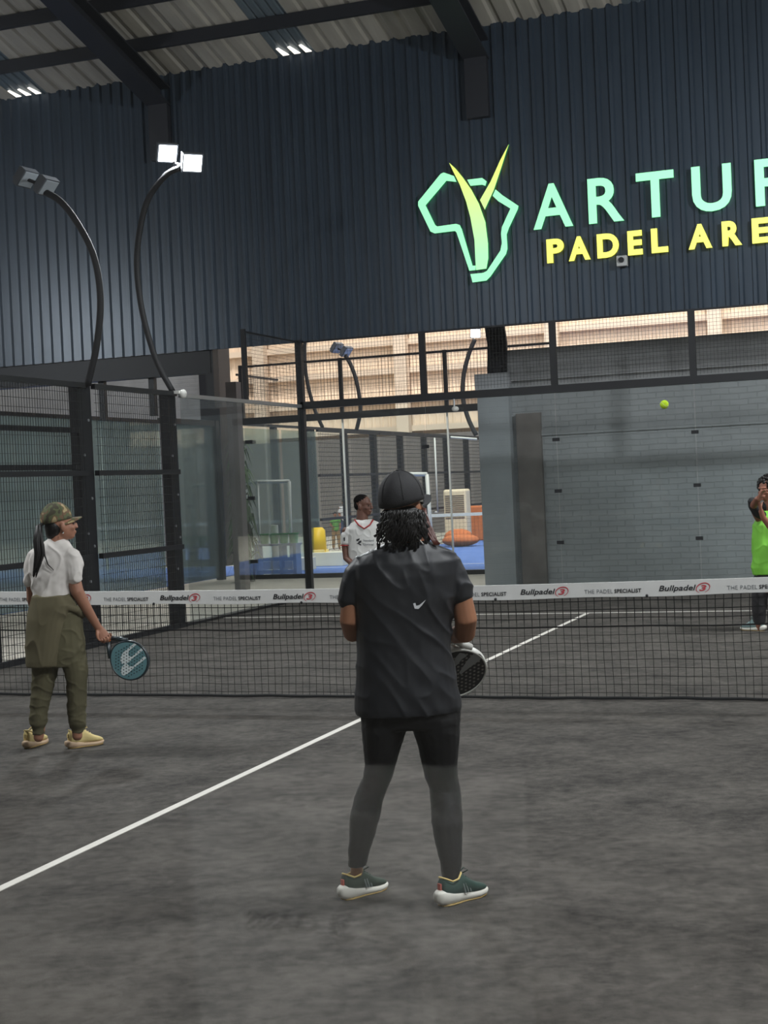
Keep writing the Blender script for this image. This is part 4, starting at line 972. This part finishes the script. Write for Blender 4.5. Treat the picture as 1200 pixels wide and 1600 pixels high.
cr.color_ramp.elements[0].color = lin((66, 62, 46)); cr.color_ramp.elements[1].position = .42; cr.color_ramp.elements[1].color = lin((88, 94, 64))
e_ = cr.color_ramp.elements.new(.56); e_.color = lin((112, 88, 66)); e_ = cr.color_ramp.elements.new(.64); e_.color = lin((168, 152, 112)); nt.links.new(n.outputs[0], cr.inputs[0]); nt.links.new(cr.outputs[0], bs.inputs['Base Color'])
cap_on(W2, frame(at_d(91, 815, D2), hf2+Z*.12, Z), camo, s=.98)
MB().ell(HM2 @ Vector((.080, -.012, -.052)), (.007, .007, .007)).obj('earring', mat('silver', (230, 230, 225), .2, .8), W2, smooth=True)
# teal racket
nrm2 = (-FH*.93 - RH*.10 + Z*.06).normalized(); rc2 = at_d(203, 1032, D2+.06); ax2 = (at_d(158, 990, D2+.05)-rc2); RM2 = basis(rc2, ax2.cross(nrm2), nrm2)
teal = mat('racket_teal', (96, 136, 142), .35); tealrim = mat('racket_rim', (38, 50, 56), .35)
R2 = racket('teal padel racket with a white mark hanging from the hand of the woman in white', RM2, teal, tealrim, mat('orange_grip', (226, 120, 50), .6), s=1.0)
f2 = rc2+nrm2*.0175
wm = mat('racket_mark', (212, 222, 222), .4)
face_poly('white_mark', [[(700, 448), (738, 465), (625, 560), (605, 600), (610, 650), (660, 665), (805, 530), (832, 560), (690, 670), (620, 740), (560, 775), (505, 772), (482, 720), (490, 650), (530, 590)], [(550, 775), (590, 775), (620, 810), (680, 815), (855, 655), (888, 680), (700, 830), (590, 930), (540, 955), (505, 945), (488, 890), (505, 820)]], wm, R2, f2, nrm2, 10, 140, 960)
hole_discs(R2, Matrix.Translation(nrm2*.0022) @ RM2, mat('hole_dark', (34, 44, 48), .7), R=.108, r=.0042, ang=.75)

# ---------------------------------------------------------------- man in white jersey (far side)
D3 = 18.2
base = at_z(566, 1003); gx = at_d(566, 900, D3); base = Vector((gx.x, gx.y, 0))
W3 = thing('person', 'person in a white football jersey, far side of the net, facing right', 'person', base)
sk3 = skin('skin_far', (98, 66, 54)); hf3 = (RH*.86 - FH*.5).normalized(); HM3 = frame(at_d(568, 790, D3), hf3)
b = MB(); head(b, HM3, 1.13)
limb(b, [(566, 797, 0, .068), (566, 814, 0, .075), (568, 824, 0, .085)], D3)
rr_ = []
for xl, xr, y, hd in ((550, 590, 822, .07), (545, 596, 835, .1), (548, 594, 860, .11), (550, 592, 885, .11), (547, 592, 905, .11)): sec(rr_, xl, xr, y, D3, hd)
b.rings(rr_)
b3z = at_d(566, 905, D3).z
for sx, hx in ((-1, 558), (1, 582)):
    a = at_d(hx, 905, D3); kx = a+RH*sx*.10+FH*(-.12); kx.z = .46; an = a+RH*sx*.16; an.z = .08
    limb(b, [(a.x, a.y, a.z, .085), (kx.x, kx.y, kx.z, .055), ((kx.x+an.x)/2, (kx.y+an.y)/2, .30, .052), (an.x, an.y, an.z, .034)], D3, world=True)
    ft = an-FH*.14+RH*.06; limb(b, [(an.x, an.y, .05, .035), (ft.x, ft.y, .03, .03)], D3, world=True)
limb(b, [(541, 828, 0, .055), (539, 850, 0, .048), (541, 872, -.02, .042), (556, 886, -.18, .034), (568, 884, -.28, .026)], D3)
limb(b, [(596, 828, 0, .055), (601, 850, 0, .048), (600, 870, -.02, .042), (588, 884, -.18, .034), (578, 884, -.28, .026)], D3)
hand(b, basis(at_d(568, 884, D3-.28), RH, -FH), (.8, .9, .7)); hand(b, basis(at_d(578, 884, D3-.28), -RH, -FH), (.8, .9, .7))
organic('body', b, sk3, W3, .007, 3); eyes(HM3, W3, 1.13)
js = mat('white_jersey', (205, 205, 202), .7); b = MB(); rr_ = []
for xl, xr, y, hd in ((557, 580, 812, .07), (548, 591, 817, .10), (541, 598, 826, .118), (543, 599, 850, .125), (545, 597, 875, .125), (544, 597, 900, .125), (543, 597, 915, .125)): sec(rr_, xl, xr, y, D3, hd, n=26)
b.rings(rr_); limb(b, [(548, 829, 0, .075), (541, 838, 0, .072), (541, 849, 0, .066)], D3, 16); limb(b, [(592, 829, 0, .075), (599, 838, 0, .072), (600, 849, 0, .066)], D3, 16)
jersey = organic('jersey', b, js, W3, .007, 4, fold(.010, 8, (1.2, 1.2, .9), 2.2))
b = MB(); 
for pts in ([(554, 812, -.05), (560, 820, -.11), (569, 826, -.135), (578, 820, -.12), (583, 812, -.06)],): b.tube([at_d(x, y, D3+d) for x, y, d in pts], .010, 6)
redt = mat('red_trim', (158, 44, 44), .7); b.obj('collar', redt, W3, smooth=True, label='red collar trim')
b = MB()
for cx_, cy_ in ((540.5, 852), (600, 852)):
    c = at_d(cx_, cy_, D3); b.tube([c+RH*.068*math.cos(a*.5236)+FH*.068*math.sin(a*.5236) for a in range(13)], .006, 5)
b.obj('cuffs', redt, W3, smooth=True, label='red cuff trim')
shorts = mat('dark_shorts', (30, 30, 34), .8); b = MB(); rr_ = []
for xl, xr, y, hd in ((546, 594, 900, .125), (544, 597, 930, .13)): sec(rr_, xl, xr, y, D3, hd)
b.rings(rr_); rr_ = []
for xl, xr, y, hd in ((543, 570, 925, .13), (541, 567, 950, .12)): sec(rr_, xl, xr, y, D3, hd)
b.rings(rr_); rr_ = []
for xl, xr, y, hd in ((572, 598, 925, .13), (576, 601, 950, .12)): sec(rr_, xl, xr, y, D3, hd)
b.rings(rr_); organic('shorts', b, shorts, W3, .008, 3)
b = MB(); b.ell(HM3 @ Vector((0, -.026, .062)), (.087, .106, .080), HM3.to_3x3(), 18, 12); b.ell(HM3 @ Vector((0, -.062, .005)), (.084, .062, .07), HM3.to_3x3()); organic('hair', b, mat('short_hair', (10, 9, 9), .95, spec=.05), W3, .006, 2, fold(.004, 60, (1, 1, 1)))
tj = bvh(jersey)
decal('emblem', [[(556.5, 843), (562, 841), (561.5, 844), (557.5, 846)], [(559.5, 846.5), (564.5, 844), (564.5, 847.5), (560, 850)], [(556.5, 849), (560, 848.5), (564.5, 851), (564, 852.5)]], tj, inkb, W3, .006)
for row, txt in ((841.5, 'Standard'), (847.5, 'Chartered')):
    me = textmesh(txt, bold=.01); xs_ = [v.co.x for v in me.vertices]; w_ = max(xs_); mb = MB(); vs = []
    ok = True
    for v in me.vertices:
        d = ray(567+v.co.x/w_*17, row+4.6-v.co.y*5.0).normalized(); h = tj.ray_cast(CAM, d)
        if h[0] is None: ok = False; break
        vs.append(h[0]-d*.006)
    if ok: mb.add(vs, [tuple(p.vertices) for p in me.polygons]); mb.obj('lettering', inkg, W3)
decal('sleeve_patch', [[(536.5, 840), (539, 839.5), (539, 845), (537, 845.5)]], tj, inkb, W3, .006)

# ---------------------------------------------------------------- man in lime shirt (right edge)
D4 = 15.3
gx = at_z(1190, 985); W4 = thing('person', 'person with curly black hair in a lime green shirt at the right edge', 'person', (gx.x, gx.y, 0))
sk4 = skin('skin_right', (140, 92, 74)); hf4 = (-RH*.75-FH*.65).normalized(); HM4 = frame(at_d(1198, 765, D4), hf4)
b = MB(); head(b, HM4, 1.02)
limb(b, [(1201, 780, 0, .055), (1206, 800, 0, .062), (1208, 812, 0, .075)], D4)
rr_ = []
for xl, xr, y, hd in ((1188, 1230, 806, .08), (1182, 1236, 825, .1), (1184, 1234, 860, .11), (1184, 1234, 900, .12), (1184, 1232, 925, .12)): sec(rr_, xl, xr, y, D4, hd)
b.rings(rr_)
limb(b, [(1190, 905, 0, .085), (1185, 945, -.02, .06), (1186, 975, 0, .04), (1188, 984, 0, .036)], D4)
limb(b, [(1222, 905, 0, .085), (1228, 945, 0, .06), (1234, 975, .05, .04), (1236, 982, .05, .036)], D4)
limb(b, [(1234, 822, 0, .055), (1226, 836, -.16, .046), (1206, 826, -.25, .040), (1192, 808, -.28, .03), (1189, 798, -.29, .027)], D4)
limb(b, [(1190, 815, 0, .052), (1181, 800, -.10, .046), (1177, 790, -.16, .042), (1184, 779, -.34, .030)], D4)
hand(b, basis(at_d(1189, 797, D4-.29), Z*.9-RH*.2, FH*.2-RH), (.6, .7, .5), 1.05); hand(b, basis(at_d(1184.5, 778, D4-.36), Z*.75+RH*.5, FH*.4-RH), (.5, .6, .5), .95)
organic('body', b, sk4, W4, .007, 3); eyes(HM4, W4, 1.02)
lime = mat('lime_jersey', (128, 205, 66), .7); b = MB(); rr_ = []
for xl, xr, y, hd in ((1194, 1222, 797, .07), (1184, 1234, 806, .1), (1176, 1240, 820, .125), (1174, 1242, 845, .135), (1176, 1240, 870, .14), (1174, 1240, 886, .145), (1177, 1240, 897, .14)): sec(rr_, xl, xr, y, D4, hd, n=26)
b.rings(rr_); limb(b, [(1232, 815, 0, .07), (1233, 828, -.07, .065)], D4, 16)
organic('shirt', b, lime, W4, .007, 4, fold(.010, 8, (1.2, 1.2, .9), 9.2))
b = MB(); limb(b, [(1192, 808, -.02, .058), (1183, 800, -.11, .054), (1176, 790, -.15, .048), (1175, 782, -.165, .045)], D4, 16); limb(b, [(1193, 790, .02, .05), (1203, 795, .02, .05), (1210, 800, .02, .05)], D4)
organic('sleeve', b, mat('black_sleeve', (26, 26, 30), .8), W4, .007, 3, label='black undershirt sleeve')
b = MB(); rr_ = []
for xl, xr, y, hd in ((1179, 1236, 890, .12), (1179, 1236, 915, .13)): sec(rr_, xl, xr, y, D4, hd)
b.rings(rr_); limb(b, [(1192, 905, 0, .10), (1187, 930, -.01, .085), (1186, 955, -.01, .072), (1187, 972, 0, .064)], D4, 16); limb(b, [(1222, 905, 0, .10), (1228, 930, 0, .085), (1232, 955, .03, .072), (1235, 970, .05, .064)], D4, 16)
organic('trousers', b, mat('black_trousers', (32, 31, 34), .85), W4, .007, 3, fold(.008, 9, (1, 1, 1.2), 1.2))
b = MB(); rnd = random.Random(9)
for i in range(170):
    a, c_ = rnd.uniform(0, 6.28), rnd.uniform(-.35, 1); s_ = math.sqrt(max(0, 1-c_*c_)); v = Vector((.098*s_*math.cos(a), -.035+.105*s_*math.sin(a), .045+.105*c_))
    if v.y > .055 and v.z < .06: continue
    b.ell(HM4 @ v, [rnd.uniform(.014, .024)]*3, n=6, m=4)
b.ell(HM4 @ Vector((0, -.03, .045)), (.092, .1, .1), HM4.to_3x3())
b.obj('curly_hair', hair, W4, smooth=True)
gsh = mat('pale_teal_mesh', (134, 160, 160), .7)
h_ = at_z(1194, 986); shoe(W4, h_, at_z(1152, 984)-h_, .28, wsole, gsh, 'left_shoe', None, .9)
h_ = at_z(1240, 984); shoe(W4, h_, at_z(1205, 978)-h_, .28, wsole, gsh, 'right_shoe', None, .9)

# ---------------------------------------------------------------- background people in the far court
def bgperson(px, D, h, shirt, pants, skn, label, sit=False, faceR=0.3, hairc=None):
    g = at_d(px, 860, D); g.z = 0; t = thing('person', label, 'person', g); f = (FH*math.cos(3)+RH*faceR).normalized()*1; r = Vector((f.y, -f.x, 0)); s = h/1.7
    def P_(x, y, z): return g+r*x*s+f*y*s+Z*z*s
    HMb = frame(P_(0, .02, 1.55), f); b = MB(); head(b, HMb, s)
    def L(pts): limb(b, [(*P_(x, y, z), rr*s) for x, y, z, rr in pts], 0, world=True, n=10)
    L([(0, 0, 1.46, .055), (0, 0, 1.36, .07)]); L([(0, 0, 1.36, .10), (0, 0, 1.15, .12), (0, 0, .9, .125)])
    for sx in (-1, 1):
        L([(sx*.09, 0, .9, .09), (sx*.12, .02, .48, .06), (sx*.13, 0, .08, .04)]); L([(sx*.13, 0, .05, .035), (sx*.14, .12, .03, .03)])
        L([(sx*.18, 0, 1.36, .05), (sx*.22, 0, 1.1, .042), (sx*.16, .2, .98, .03)]); hand(b, basis(P_(sx*.16, .2, .98), f-r*sx*.5, Z), (.4, .4, .4), s, 1, -sx)
    organic('body', b, skn, t, .012, 2)
    b = MB(); L([(0, 0, 1.40, .09), (0, 0, 1.3, .15), (0, 0, 1.1, .15), (0, 0, .88, .155)])
    for sx in (-1, 1): L([(sx*.14, 0, 1.37, .07), (sx*.20, 0, 1.2, .062)])
    organic('top', b, shirt, t, .012, 3)
    b = MB(); L([(0, 0, .95, .13), (0, 0, .86, .13)])
    for sx in (-1, 1): L([(sx*.09, 0, .88, .105), (sx*.12, .02, .5, .078), (sx*.13, 0, .12, .06)])
    organic('trousers', b, pants, t, .012, 2)
    b = MB(); b.ell(HMb @ Vector((0, -.02*s, .05*s)), (.085*s, .1*s, .085*s), HMb.to_3x3()); b.obj('hair', hairc or hair, t, smooth=True)
den = mat('denim', (58, 70, 100), .8)
bgperson(541, 44, 1.35, mat('pale_shirt', (206, 206, 210), .8), den, sk4, 'person in a pale top far behind, just left of the white jersey')
bgperson(526, 40, 1.05, mat('green_top', (96, 150, 74), .8), mat('tan_trousers', (150, 120, 84), .8), sk4, 'small person in a green top far behind, between yellow chair and white jersey')

# ---------------------------------------------------------------- window pane the photograph was taken through, and what stands behind it
t = thing('glass_panel', 'large clear glass pane of the near back wall in front of the whole view', 'glass panel', (4, -10, 0))
MB().box((2.0, -10.006, .02), (5.0, -9.994, 3.0)).obj('pane', G_FRONT, t)
YV, YM = -7.4, -12.6
p_l, p_r, p_t = at_y(300, 1420, YV), at_y(735, 1420, YV), at_y(520, 1265, YV)
cb_ = thing('drinks_cooler', 'pale drinks cooler with dark lettering, seen only as a faint mirror image in the glass', 'cooler', ((p_l.x+p_r.x)/2, YM-.3, 0))
MB().box((p_l.x, YM-.6, .0), (p_r.x, YM, p_t.z)).obj('cabinet', mat('cooler_grey', (226, 226, 222), .6), cb_, bevel=.01)
ta, tb, tz = at_y(498, 1440, YV).x, at_y(384, 1440, YV).x, at_y(440, 1440, YV).z
me = fitbox(textmesh('OASIS', bold=.05), ta, tb, tz-.025, tz+.025, YM+.003); link('lettering', me, mat('black_print', (8, 8, 9), .7), cb_)
cx_ = at_y(538, 1440, YV).x; ring = MB(); pr = [Vector((cx_+.030*math.cos(math.radians(40+a*14)), YM+.003, tz+.034*math.sin(math.radians(40+a*14)))) for a in range(21)]
ring.tube(pr, .011, 6); ring.ell((cx_, YM+.003, tz), (.012, .004, .013)); ring.obj('emblem', MATS['black_print'], cb_)
